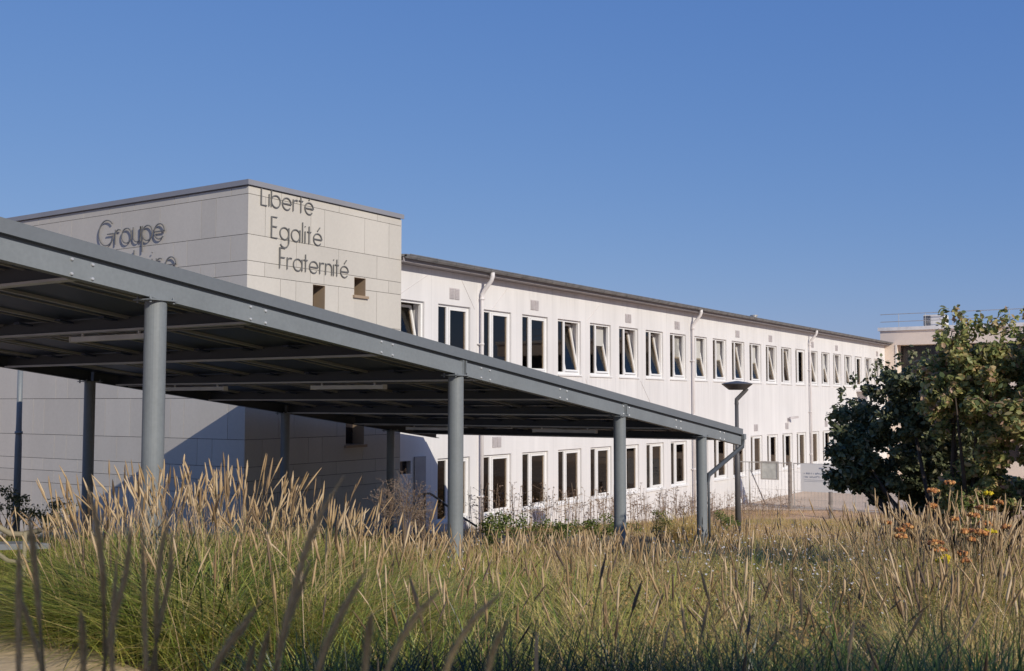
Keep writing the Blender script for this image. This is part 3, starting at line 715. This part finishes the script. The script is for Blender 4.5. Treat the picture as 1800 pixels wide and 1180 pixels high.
# ------------------------------------------------------------ vegetation
def blades(bx, by, bz, ang, L, wd, lean, droop, tint, K=4, up=1.0):
    """ribbons: returns V, F, tint. all args arrays of length n"""
    n = len(bx); t = np.linspace(0, 1, K+1)[None, :]
    hx = np.cos(ang)[:, None]; hy = np.sin(ang)[:, None]
    off = L[:, None]*(lean[:, None]*t + droop[:, None]*t**2.4)
    z = L[:, None]*(t*np.sqrt(np.clip(1-lean[:, None]**2, .05, 1)) - .55*droop[:, None]*t**2.6)
    wig = .02*L[:, None]*np.sin(t*5+ang[:, None]*3)
    cx_ = bx[:, None]+hx*off - hy*wig; cy_ = by[:, None]+hy*off+hx*wig; cz_ = bz[:, None]+z
    tw = RG.uniform(-.9, .9, n)[:, None]
    px = -np.sin(ang[:, None]+tw); py = np.cos(ang[:, None]+tw)
    hw = wd[:, None]*.5*(1-t**1.7*.93)
    V = np.empty((n, K+1, 2, 3))
    V[:, :, 0, 0] = cx_-px*hw; V[:, :, 0, 1] = cy_-py*hw; V[:, :, 0, 2] = cz_
    V[:, :, 1, 0] = cx_+px*hw; V[:, :, 1, 1] = cy_+py*hw; V[:, :, 1, 2] = cz_
    base = (np.arange(n)*(K+1)*2)[:, None]; k = (np.arange(K)*2)[None, :]
    a = base+k; F = np.stack([a, a+1, a+3, a+2], -1).reshape(-1, 4)
    return V.reshape(-1, 3), F, np.repeat(tint, (K+1)*2)
def spikes(bx, by, bz, ang, L, lean, droop, hl, hr, tint, n_sides=5):
    """stalk (thin square tube) with a tapering furry-looking head in its last part"""
    n = len(bx); f = 1-hl/L
    prof_t = [np.zeros(n), f*.5, f*.97, f, f+(1-f)*.15, f+(1-f)*.4, f+(1-f)*.65, f+(1-f)*.85, np.ones(n)]
    prof_r = [.0016*np.ones(n), .0015*np.ones(n), .0014*np.ones(n), hr*.5, hr*.95, hr, hr*.85, hr*.55, hr*.12]
    t = np.stack(prof_t, 1); r = np.stack(prof_r, 1)*RG.uniform(.85, 1.15, (n, 9)); K = t.shape[1]
    hx = np.cos(ang)[:, None]; hy = np.sin(ang)[:, None]
    off = L[:, None]*(lean[:, None]*t+droop[:, None]*t**2.4); z = L[:, None]*(t*np.sqrt(np.clip(1-lean[:, None]**2, .05, 1))-.55*droop[:, None]*t**2.6)
    cx_ = bx[:, None]+hx*off; cy_ = by[:, None]+hy*off; cz_ = bz[:, None]+z
    th = np.arange(n_sides)*2*PI/n_sides
    V = np.empty((n, K, n_sides, 3))
    V[..., 0] = cx_[..., None]+r[..., None]*np.cos(th); V[..., 1] = cy_[..., None]+r[..., None]*np.sin(th); V[..., 2] = cz_[..., None]
    V[..., 0] += (RG.uniform(-.25, .25, V.shape[:3])*r[..., None]); V[..., 1] += (RG.uniform(-.25, .25, V.shape[:3])*r[..., None])
    base = (np.arange(n)*K*n_sides)[:, None, None]; i = (np.arange(K-1)*n_sides)[None, :, None]; j = np.arange(n_sides)[None, None, :]; j2 = (j+1) % n_sides
    F = np.stack([base+i+j, base+i+j2, base+i+n_sides+j2, base+i+n_sides+j], -1).reshape(-1, 4)
    return V.reshape(-1, 3), F, np.repeat(tint, K*n_sides)
class Acc:
    def __init__(s): s.V = []; s.F = []; s.T = []; s.n = 0
    def add(s, r):
        V, F, T = r; s.V.append(V); s.F.append(F+s.n); s.T.append(T); s.n += len(V)
    def out(s): return np.concatenate(s.V), np.concatenate(s.F), np.concatenate(s.T)
def tuft(A, B, r, d, nb, h, rad, ns, hs_, tb=.35, ts=.5, lean=.55, droop=.35, bw=.0045, head=.16, hr=.0065, tn=.17):
    tb = tb+RG.normal(0, .08) if tn > .1 else tb; bw = bw*1.5; nb = int(nb*.62)
    x, y = rd(r, d); a = RG.uniform(0, 2*PI, nb); q = rad*np.sqrt(RG.uniform(0, 1, nb))
    bx = x+np.cos(a)*q; by = y+np.sin(a)*q; bz = ground(bx, by)-.02
    L = h*RG.uniform(.55, 1.1, nb)
    A.add(blades(bx, by, bz, a+RG.normal(0, .7, nb), L, RG.uniform(.6, 1.3, nb)*bw, np.clip(RG.normal(lean*.6, .2, nb)*(q/rad*.8+.35), .02, .85), np.abs(RG.normal(droop, .15, nb)), np.clip(tb+RG.normal(0, tn, nb), 0, 1)))
    if ns:
        a = RG.uniform(0, 2*PI, ns); q = rad*np.sqrt(RG.uniform(0, 1, ns)); bx = x+np.cos(a)*q; by = y+np.sin(a)*q; bz = ground(bx, by)
        L = hs_*RG.uniform(.82, 1.08, ns)
        B.add(spikes(bx, by, bz, a+RG.normal(0, .5, ns), L, np.clip(RG.normal(.18, .14, ns), 0, .6), np.abs(RG.normal(.07, .07, ns)), head*RG.uniform(.7, 1.2, ns), hr*RG.uniform(.75, 1.2, ns), np.clip(ts+RG.normal(0, .34, ns), 0, 1)))

# leaves ---------------------------------------------------------------
def leaf_cloud(centers, rads, nper, size, flat=.0):
    """folded leaves scattered through a set of small ellipsoids"""
    C_ = np.repeat(np.asarray(centers, float), nper, 0); Rr = np.repeat(np.asarray(rads, float), nper, 0); n = len(C_)
    u = RG.normal(0, 1, (n, 3)); u /= np.linalg.norm(u, axis=1)[:, None]; p = C_+u*Rr*(RG.uniform(0, 1, n)**.45)[:, None]
    nd = u*.6+RG.normal(0, .55, (n, 3))+np.array([0, 0, .45]); nd /= np.linalg.norm(nd, axis=1)[:, None]
    t = RG.normal(0, 1, (n, 3)); t -= nd*(t*nd).sum(1)[:, None]; t /= np.linalg.norm(t, axis=1)[:, None]; s_ = np.cross(nd, t)
    L = size*RG.uniform(.6, 1.25, n)[:, None]; W = L*RG.uniform(.26, .36, n)[:, None]; cup = L*RG.uniform(-.05, .16, n)[:, None]
    V = np.stack([p-t*L*.5, p-t*L*.1+s_*W+nd*cup, p+t*L*.28+s_*W*.75+nd*cup, p+t*L*.55-nd*cup*.6, p+t*L*.28-s_*W*.75+nd*cup, p-t*L*.1-s_*W+nd*cup], 1).reshape(-1, 3)
    b0 = np.arange(n)[:, None]*6; F = np.concatenate([b0+np.array([[0, 1, 2, 3]]), b0+np.array([[0, 3, 4, 5]])], 0)
    return V, F
A = Acc(); B = Acc()
# the tall fountain-grass mass on the left, sunlit
for _ in range(60):
    xi = RG.uniform(135, 680); d = RG.uniform(5.9, 8.4)
    if xi < 260: d = RG.uniform(6.5, 7.8)
    k = 1 - .32*max(0, (xi-420)/260) - .28*max(0, (260-xi)/120) - .05*(d < 6.6)
    r = (xi-900)/1886*d
    tuft(A, B, r, d, 430, .93*k, .27, 8 if d > 6.6 else 3, 1.13*k+.02, tb=.36+.14*(xi > 450), tn=.22, ts=.62, lean=1.05, droop=.55, bw=.0078, head=.15, hr=.0075)
# general grass field
step = .42
d = 2.5
while d < 15:
    half = .52*d; r = -half
    while r < half:
        rr = r+RG.uniform(-.2, .2); dd = d+RG.uniform(-.2, .2); xi = 900+1886*rr/dd
        r += step*(1+.02*d)
        if dd < 2.3: continue
        if xi < 520 and dd < 5.6: continue
        if xi < 130 and dd < 9.5: continue
        sh = dd < 5.0  # near tufts: shade painted in through darker blade and spike tints
        if xi > 950 and dd > 5.0 and RG.uniform() < .12: continue
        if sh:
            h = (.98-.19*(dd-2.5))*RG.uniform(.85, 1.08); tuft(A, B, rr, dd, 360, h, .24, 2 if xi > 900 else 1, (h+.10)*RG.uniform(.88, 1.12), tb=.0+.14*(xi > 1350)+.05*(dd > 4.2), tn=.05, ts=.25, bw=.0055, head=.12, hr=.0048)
        elif xi < 640:
            tuft(A, B, rr, dd, 220, .55, .22, 3, .75, tb=.42, ts=.6)
        elif xi < 1250:
            h = RG.uniform(.38, .62)*(1-.30*max(0, (dd-6)/8)); tuft(A, B, rr, dd, int(300-12*dd), h, .25, 7, h*1.30, tb=.40+.03*(dd-5)+.20*(xi > 980), ts=.55, lean=.9, bw=.0070, head=.13, hr=.0062)
        elif xi < 1540 and dd > 6.2:
            h = RG.uniform(.22, .46); tuft(A, B, rr, dd, 210, h, .27, 4, h*1.6, tb=.68+.12*math.sin(rr*2+dd), ts=.5, lean=.9, bw=.005, head=.12, hr=.0055)
        else:
            h = RG.uniform(.36, .60)*(.84 if dd < 7.6 else 1); tuft(A, B, rr, dd, 220, h, .24, 12, h*1.38, tb=.70, ts=.45, lean=.8, bw=.005, head=.14, hr=.0065)
    d += step*(1+.02*d)
V, F, T_ = A.out(); tag(npmesh('tall_grass', V, F, M['blade'], tint=T_), 'tall green and straw ornamental grass covering the bank in front of the canopy', 'grass', kind='stuff')
V, F, T_ = B.out(); tag(npmesh('seed_spikes', V, F, M['spike'], tint=T_), 'straw coloured seed spikes standing above the ornamental grass', 'grass', kind='stuff')

# meadow further down the slope
n = 110000; dd = np.sqrt(RG.uniform(13.0**2, 37.5**2, n)); rr = RG.uniform(-.5, .5, n)*dd
x, y = RT.x*rr+FH.x*dd, RT.y*rr+FH.y*dd
ok = (x > FX+.15) & (y < 36.6) & ~((x < -7.4) & (y < 18.4) & (RG.uniform(0, 1, n) < .9)); x = x[ok]; y = y[ok]; dd = dd[ok]; n = len(x)
hh = RG.uniform(.08, .34, n)*np.clip(1.15-(dd-14)/38, .45, 1)*(.4+.6*(np.sin(x*1.3)*np.cos(y*.9) > -.3))
tint = np.clip(.5+.25*np.sin(x*.8+1)*np.cos(y*.6)+RG.normal(0, .22, n), 0, 1)
V, F, T_ = blades(x, y, ground(x, y)-.02, RG.uniform(0, 2*PI, n), hh, RG.uniform(.006, .014, n), np.abs(RG.normal(.2, .2, n)).clip(0, .8), np.abs(RG.normal(.15, .1, n)), tint, K=2)
tag(npmesh('meadow', V, F, M['meadow'], tint=T_), 'low dry meadow on the slope between the tall grass and the white building', 'meadow', kind='stuff')
# low leafy herbs between the grasses
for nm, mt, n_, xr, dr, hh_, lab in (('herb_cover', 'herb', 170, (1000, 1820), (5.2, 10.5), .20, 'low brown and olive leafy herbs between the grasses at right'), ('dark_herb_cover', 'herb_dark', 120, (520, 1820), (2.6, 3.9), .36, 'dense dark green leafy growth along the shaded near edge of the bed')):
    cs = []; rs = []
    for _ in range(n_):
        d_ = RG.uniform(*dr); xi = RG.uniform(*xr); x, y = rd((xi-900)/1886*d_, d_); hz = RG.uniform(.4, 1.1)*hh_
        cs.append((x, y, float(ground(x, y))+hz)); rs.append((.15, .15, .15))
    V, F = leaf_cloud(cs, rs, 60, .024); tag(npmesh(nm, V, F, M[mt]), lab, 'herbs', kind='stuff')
# white meadow flowers
b = MB()
def flower_at(b, x, y, z, s):
    a = random.uniform(0, PI); n_ = 5; c = Vector((x, y, z)); t1 = Vector((math.cos(a), math.sin(a), random.uniform(-.4, .4))).normalized(); t2 = Vector((0, 0, 1)).cross(t1).normalized()*.8+Vector((0, 0, random.uniform(.1, .8)))
    b.add([c+(t1*math.cos(2*PI*i/n_)+t2*math.sin(2*PI*i/n_))*s for i in range(n_)], [tuple(range(n_))])
for _ in range(1500):
    d_ = RG.uniform(5.5, 19); xi = RG.choice([RG.uniform(1180, 1620), RG.uniform(1180, 1560), RG.uniform(700, 1800)]); r = (xi-900)/1886*d_; x, y = rd(r, d_)
    flower_at(b, x, y, float(ground(x, y))+RG.uniform(.25, .62)*(1.15-d_/40), RG.uniform(.003, .0065)*(1+d_/25))
tag(b.build('meadow_flowers', M['flower']), 'tiny white flowers scattered through the dry meadow right of the canopy', 'flowers', kind='stuff')
# slender umbels and weeds along the foot of the white wall
b = MB()
for _ in range(430):
    x = RG.uniform(-14.3, -11.5); y = 19.2+17*RG.uniform(0, 1)**1.4; 
    if RG.uniform() < .25: x = RG.uniform(-12, -9); y = RG.uniform(20, 28)
    z = float(ground(x, y)); h = RG.uniform(.35, 1.05)*(1.1-(y-19)/60); lx_ = RG.normal(0, .08); ly_ = RG.normal(0, .08)
    tp = Vector((x+lx_, y+ly_, z+h)); b.tube([(x, y, z), tp], [.006, .004], 3, cap=False)
    for k in range(random.randint(1, 5)):
        m_ = Vector((x, y, z)).lerp(tp, RG.uniform(.5, .95)); e = m_+Vector((RG.normal(0, .09), RG.normal(0, .09), RG.uniform(.03, .14)))
        b.tube([m_, e], .003, 3, cap=False)
        for q in range(4): flower_at(b, e.x+RG.normal(0, .018), e.y+RG.normal(0, .018), e.z+RG.normal(0, .006), RG.uniform(.010, .02))
tag(b.build('wall_weeds', M['dry']), 'slender dry umbel weeds growing along the foot of the white wall', 'weeds', kind='stuff')

def shrub(name, label, cat, base, lobes, nsub, subr, nper, size, m, group=None, bark='bark', twigs=14, tr=.035, tops=()):
    base = Vector(base); t = thing(name, base, label, cat, group); cs = []; rs = []
    for (c, rad, wgt) in lobes:
        for _ in range(int(nsub*wgt)):
            u = RG.normal(0, 1, 3); u /= np.linalg.norm(u); q = RG.uniform(.15, 1)**.5
            cs.append(np.asarray(c)+u*np.asarray(rad)*q*.9); rs.append(np.array([1, 1, .8])*subr*RG.uniform(.6, 1.35))
    for c in tops:
        c = np.asarray(c); cs.append(c); rs.append(np.array([.05, .05, .11]))
    k_ = len(cs)-len(tops); V, F = leaf_cloud(cs[:k_], rs[:k_], nper, size)
    if len(tops):
        V2, F2 = leaf_cloud(cs[k_:], rs[k_:], 26, size*.9); F = np.concatenate([F, F2+len(V)]); V = np.concatenate([V, V2])
    npmesh('crown', V, F, m, parent=t, origin=tuple(base))
    b = MB(base)
    for i in range(twigs):
        e = Vector(cs[RG.integers(len(cs))]); h = base+Vector((RG.normal(0, .04), RG.normal(0, .04), 0)); mid = h.lerp(e, .5)+Vector((RG.normal(0, .06), RG.normal(0, .06), -.05))
        q = [h, h.lerp(mid, .5)+Vector((RG.normal(0, .02), RG.normal(0, .02), .03)), mid, mid.lerp(e, .5), e]
        b.tube(q, [tr, tr*.8, tr*.6, tr*.4, tr*.15], 7)
    b.build('branches', M[bark], t, smooth=True)
    return t, cs
def at(xi, yi, d): return tuple(P3(xi, yi, d))
# big sunlit shrub at right, and the dark one beside it
gx, gy = rd((1700-900)/1886*10.6, 10.6)
shrub('shrub', 'tall yellow-green leafy shrub catching the sun at the right edge', 'shrub', (gx, gy, float(ground(gx, gy))),
      [(at(1765, 700, 10), (.80, .7, .66), 1.0), (at(1880, 700, 9.8), (.8, .8, .78), .8), (at(1810, 850, 10.2), (.80, .6, .42), .8), (at(1715, 870, 10.3), (.45, .4, .22), .35), (at(1700, 660, 10.1), (.42, .4, .38), .5)], 78, .105, 150, .062, M['leaf_light'], twigs=16,
      tops=[at(1640+RG.uniform(0, 190), RG.uniform(548, 600), 10+RG.uniform(-.2, .2)) for _ in range(26)]+[at(1625+RG.uniform(0, 60), RG.uniform(620, 740), 10.1) for _ in range(14)])
gx, gy = rd((1690-900)/1886*11.2, 11.2)
shrub('shrub', 'dark green rounded shrub in front of the fence and the end of the white building', 'shrub', (gx, gy, float(ground(gx, gy))),
      [(at(1590, 755, 12), (.86, .7, .74), 1.2), (at(1500, 805, 12), (.38, .4, .44), .5), (at(1680, 810, 12.2), (.62, .5, .50), .6), (at(1545, 850, 12), (.48, .4, .18), .4), (at(1640, 868, 12), (.55, .4, .20), .45), (at(1640, 700, 11.4), (.50, .45, .42), .6)], 74, .112, 160, .062, M['leaf_dark'], twigs=15,
      tops=[at(*q, 12) for q in ((1478, 690), (1548, 640), (1535, 655), (1605, 622), (1462, 760), (1452, 800), (1500, 668), (1520, 680), (1580, 632), (1560, 648), (1630, 622), (1448, 830), (1458, 735))])
# unseen row of trees, added behind the viewpoint to shade the near grass
for i, (r, d, zz) in enumerate(((5.4, -6.6, 7.95), (7.6, -7.0, 8.30), (9.9, -7.2, 8.45), (12.2, -7.0, 8.35), (14.4, -7.1, 8.5))):
    x, y = rd(r, d); zz -= .45; base = Vector((x, y, 2.45))
    lab = ('unseen tree added for its shade, nearest the viewpoint, first of the row behind it', 'second unseen tree of the added shade row behind the viewpoint', 'third unseen tree of the added shade row behind the viewpoint', 'fourth unseen tree of the added shade row behind the viewpoint', 'last unseen tree of the added shade row, farthest to the right behind the viewpoint')[i]
    t = thing('shade_tree', base, lab, 'tree', 'added shade trees behind the viewpoint'); cs = []; rs = []
    for _ in range(90):
        u = RG.normal(0, 1, 3); u /= np.linalg.norm(u); q = RG.uniform(0, 1)**.4
        cs.append(np.array([x, y, zz])+u*np.array([1.3, 1.3, 1.45])*q); rs.append(np.array([1, 1, .8])*RG.uniform(.25, .42))
    V, F = leaf_cloud(cs, rs, 130, .12); npmesh('crown', V, F, M['leaf_mid'], parent=t, origin=tuple(base))
    b = MB(base); b.tube([base, (x, y, 5), (x, y, zz)], [.14, .11, .05], 10)
    for k in range(7):
        a_ = k*.9; b.tube([(x, y, 6.2+.1*k), (x+math.cos(a_)*.5, y+math.sin(a_)*.5, 7.3), (x+math.cos(a_)*.95, y+math.sin(a_)*.95, zz)], [.06, .04, .015], 6)
    b.build('trunk', M['bark'], t, smooth=True)
# bushes in front of the white wall
for xi, yi, d_, rad, nsub, lab, mt in ((1062, 925, 17, (.62, .4, .20), 26, 'bright green bush between two canopy columns', 'leaf_mid'),
        (878, 925, 13, (.40, .3, .22), 18, 'green bush at the foot of the white wall, left of the other bushes', 'leaf_mid'),
        (965, 930, 15, (.45, .35, .17), 20, 'low olive bush under the fourth lower window', 'leaf_mid'),
        (1158, 915, 19.5, (.22, .2, .28), 12, 'small upright green bush just left of the yellow grass tuft', 'leaf_mid'),
        (1268, 912, 22, (.45, .3, .18), 16, 'low green bush between the last canopy column and the street lamp', 'leaf_mid'),
        (22, 890, 13.5, (.30, .3, .30), 14, 'dark leafy bush at the foot of the slim mast', 'leaf_dark'),
        (98, 905, 12.5, (.30, .3, .20), 14, 'low dark bush in front of the first rear canopy column', 'leaf_dark'),
        (1690, 905, 10, (.3, .25, .2), 10, 'small silvery green plant under the forked branches', 'leaf_mid')):
    c = at(xi, yi, d_); gz = float(ground(c[0], c[1])); gz = min(gz, c[2]-.1)
    shrub('bush', lab, 'bush', (c[0], c[1], gz), [(c, rad, 1)], nsub, .10, 70, .032, M[mt], twigs=8, tr=.01)
# yellow grass tuft by the wall
A2 = Acc(); B2 = Acc()
tuft(A2, B2, (1205-900)/1886*19, 19, 900, .75, .32, 0, 1, tb=.80, lean=.5, bw=.007)
V, F, T_ = A2.out(); x, y = rd((1205-900)/1886*19, 19)
tag(npmesh('grass_tuft', V, F, M['blade'], tint=T_, origin=(x, y, float(ground(x, y)))), 'straw yellow grass tuft left of the last canopy column', 'grass tuft')

# dried airy weed
def dry_weed(name, label, xi, ytop, d, h, spread, n_, m='dry'):
    x, y = rd((xi-900)/1886*d, d); zt_ = 3.85-(ytop-707)/1886*d; z = zt_-h; t = thing(name, (x, y, z), label, 'weed'); PW[t.name] = Vector((x, y, z)); b = MB((x, y, z)); q = MB((x, y, z))
    for i in range(n_):
        a = RG.uniform(0, 2*PI); e = Vector((x+math.cos(a)*spread*RG.uniform(.2, 1), y+math.sin(a)*spread*RG.uniform(.2, 1), z+h*RG.uniform(.7, 1))); s0 = Vector((x, y, z)); b.tube([s0, s0.lerp(e, .5)+Vector((0, 0, .03)), e], [.004, .003, .0015], 4, cap=False)
        for k in range(16):
            p = s0.lerp(e, RG.uniform(.45, 1)); e2 = p+Vector((RG.normal(0, .07), RG.normal(0, .07), RG.uniform(.0, .12))); b.tube([p, e2], .0014, 3, cap=False)
            for _ in range(3):
                e3 = e2+Vector((RG.normal(0, .02), RG.normal(0, .02), RG.normal(.01, .015))); b.tube([e2, e3], .0009, 3, cap=False); flower_at(q, e3.x, e3.y, e3.z, RG.uniform(.003, .007))
    b.build('stem', M['dry'], t); q.build('seed_heads', M['dry'], t)['kind'] = 'stuff'
dry_weed('dry_weed', 'airy brown dried weed rising above the grass beside the grey door', 712, 838, 9.5, .62, .22, 12)
dry_weed('dry_weed', 'pale dried weed with curled tips left of the airy brown one', 682, 856, 9.2, .5, .12, 5)
dry_weed('dry_weed', 'greyish dried weed below the black stair rail', 748, 880, 10, .45, .15, 7)

# yarrow
def yarrow(label, heads, base_x, d, zb=None):
    x, y = rd((base_x-900)/1886*d, d); z = float(ground(x, y)); t = thing('yarrow', (x, y, z), label, 'yarrow plant', 'yarrow plants in front of the shrubs'); o = (x, y, z)
    for (xi, yi, wpx, colr) in heads:
        if colr == 'orange' and zb is None: xi += RG.uniform(-16, 22); yi += RG.uniform(-26, 14)
        d2 = d+RG.uniform(-.25, .25); c = P3(xi, yi, d2); r = wpx*1.2/1886*d2/2
        b = MB(o); s0 = Vector((x, y, z))+Vector((RG.normal(0, .05), RG.normal(0, .05), 0)); b.tube([s0, s0.lerp(c, .55)+Vector((RG.normal(0, .02), RG.normal(0, .02), .05)), c-Vector((0, 0, .03)), c], [.003, .0028, .0025, .0025], 5)
        for k in range(7):
            a = k*2*PI/7; b.tube([c-Vector((0, 0, .035)), c+Vector((math.cos(a)*r*.7, math.sin(a)*r*.7, -.004))], .0014, 3, cap=False)
        st = b.build('stem', M['stem'], t)
        b = MB(o)
        for k in range(26):
            q = math.sqrt(RG.uniform(0, 1))*r*.9; a = RG.uniform(0, 2*PI); cc = c+Vector((math.cos(a)*q, math.sin(a)*q, .012*(1-(q/r)**2)+RG.uniform(-.003, .003)))
            b.disc(cc+Vector((0, 0, RG.uniform(-.006, .006))), RG.uniform(.12, .22)*r+.002, .009, 6, dome=.006, jitter=.35)
        b.build('flower_head', M[colr], t)
yarrow('yarrow with one bright yellow head held high against the dark shrub', [(1731, 868, 17, 'yellow'), (1727, 885, 17, 'orange'), (1668, 865, 17, 'orange'), (1755, 905, 14, 'orange')], 1728, 8)
yarrow('yarrow with a dense rust orange cluster above a wide yellow head', [(1715, 910, 34, 'orange'), (1738, 916, 22, 'orange'), (1700, 918, 20, 'orange'), (1773, 918, 16, 'orange'), (1680, 917, 13, 'orange'), (1731, 935, 24, 'yellow'), (1722, 952, 28, 'orange'), (1726, 925, 20, 'orange'), (1700, 940, 12, 'orange')], 1728, 7.4)
yarrow('yarrow with stacked orange heads and a low yellow head at their foot', [(1640, 960, 22, 'orange'), (1645, 972, 24, 'orange'), (1648, 984, 22, 'yellow'), (1652, 978, 16, 'yellow'), (1690, 993, 18, 'orange'), (1705, 976, 18, 'orange'), (1700, 940, 12, 'orange')], 1650, 7)
yarrow('yarrow with faded orange heads nearest the open meadow', [(1585, 930, 20, 'orange'), (1578, 940, 16, 'orange'), (1592, 945, 20, 'orange'), (1632, 912, 16, 'orange'), (1625, 885, 18, 'orange'), (1555, 932, 13, 'orange')], 1588, 7.6)

A3 = Acc(); B3 = Acc()
for _ in range(26):
    xi = RG.uniform(1500, 1790); d = RG.uniform(7.2, 9.2); tuft(A3, B3, (xi-900)/1886*d, d, 40, .62, .16, 7, RG.uniform(.78, .98), tb=.72, ts=.7, lean=.5, bw=.004, head=.13, hr=.006)
V, F, T_ = A3.out(); tag(npmesh('dry_grass', V, F, M['blade'], tint=T_), 'sparse dry grass blades among the yarrow plants', 'grass', kind='stuff')
V, F, T_ = B3.out(); tag(npmesh('dry_spikes', V, F, M['spike'], tint=T_), 'tall pale seed spikes standing among the yarrow plants', 'grass', kind='stuff')
# near seed-head stalks in the shade, three clumps
def near_clump(label, base, stalks):
    x, y = rd(*base); z = float(ground(x, y)); t = thing('fountain_grass', (x, y, z), label, 'ornamental grass', 'shaded fountain grass clumps close to the viewpoint'); o = Vector((x, y, z))
    for pts, d, wpx in stalks:
        P = [P3(a, c, d+.03*i) for i, (a, c) in enumerate(pts)]           # tip first
        # smooth the head line, then carry the stalk on down to the clump
        Q = []
        for i in range(len(P)-1):
            for s_ in range(4): Q.append(P[i].lerp(P[i+1], s_/4))
        Q.append(P[-1])
        for _ in range(2): Q = [Q[0]]+[(Q[i-1]+Q[i]*2+Q[i+1])/4 for i in range(1, len(Q)-1)]+[Q[-1]]
        r = wpx/1886*d/2; m_ = len(Q); rad = []
        for i in range(m_):
            s_ = i/(m_-1); rad.append(r*(.18+.82*min(1, s_/.35)) if s_ < .8 else r*(1-(s_-.8)*1.2))
        stb = MB(o); end = Q[-1]; dr = (Q[-1]-Q[-3]).normalized(); g_ = Vector((x+RG.normal(0, .06), y+RG.normal(0, .06), z)); m1 = end+dr*.25; 
        stb.tube([end-dr*.03, end+dr*.08, m1, m1.lerp(g_, .5)+Vector((0, 0, .05)), g_], [.0022, .0022, .0022, .0025, .003], 6)
        st = stb.build('stalk', M['stem'], t)
        # furry head: core plus bristles
        n_b = 1100; V = []; 
        b = MB(o); b.tube(Q, [q*.5 for q in rad], 8)
        ax = [(Q[min(i+1, m_-1)]-Q[max(i-1, 0)]).normalized() for i in range(m_)]
        for _ in range(n_b):
            u = random.random()*(m_-1.001); i = int(u); p = Q[i].lerp(Q[i+1], u-i); rr = rad[i]+(rad[i+1]-rad[i])*(u-i); a_ = -ax[i]; s0 = a_.orthogonal().normalized(); s1 = a_.cross(s0); an = random.uniform(0, 2*PI)
            n_ = s0*math.cos(an)+s1*math.sin(an); tip = p+n_*rr*random.uniform(.7, 1.5)+a_*rr*random.uniform(.8, 2.6); sd = a_.cross(n_)*.0006
            b.add([p+n_*rr*.45-sd, p+n_*rr*.45+sd, tip], [(0, 1, 2)])
        hd = b.build('seed_head', M['spike_shade'], None); hd.parent = st; hd.location = (0, 0, 0)
M['spike_shade'] = plantmat('brown_seed_head', [(0, (.42, .33, .18)), (1, (.78, .66, .42))], src='i', trans=.2)
near_clump('blurred fountain grass stalks standing in the lower left corner', (-.72, 1.35), [
    ([(42, 950), (45, 1060), (48, 1200)], 1.3, 16), ([(58, 903), (70, 980), (82, 1090)], 1.3, 15), ([(45, 1040), (68, 1100), (98, 1200)], 1.4, 12),
    ([(160, 855), (180, 930), (190, 1010), (192, 1060)], 1.25, 15), ([(235, 925), (232, 1000), (204, 1100), (212, 1200)], 1.3, 15), ([(213, 975), (208, 1080), (200, 1130)], 1.45, 11),
    ([(257, 928), (260, 1010), (264, 1100), (270, 1200)], 1.3, 13), ([(304, 893), (288, 970), (283, 1060), (284, 1120)], 1.35, 12), ([(308, 930), (307, 1000), (296, 1060), (286, 1115)], 1.4, 11),
    ([(152, 1068), (158, 1120), (160, 1200)], 1.3, 14)])
near_clump('tallest blurred fountain grass stalks left of centre', (-.32, 1.3), [
    ([(606, 836), (560, 910), (530, 1000), (508, 1090), (495, 1150)], 1.25, 19), ([(549, 982), (530, 1040), (505, 1100), (488, 1200)], 1.35, 15),
    ([(463, 1053), (430, 1100), (392, 1150), (368, 1220)], 1.15, 18), ([(480, 1098), (470, 1140), (450, 1220)], 1.35, 13), ([(455, 1120), (445, 1160), (430, 1220)], 1.4, 12)])
near_clump('blurred fountain grass stalks arching to the right at the bottom centre', (-.08, 1.35), [
    ([(648, 997), (610, 1060), (575, 1130), (555, 1220)], 1.2, 17), ([(778, 1030), (735, 1075), (700, 1130), (665, 1220)], 1.25, 16),
    ([(657, 1072), (650, 1120), (643, 1220)], 1.25, 16), ([(884, 1036), (838, 1075), (795, 1140), (770, 1220)], 1.25, 15), ([(893, 1085), (868, 1130), (848, 1220)], 1.3, 13)])
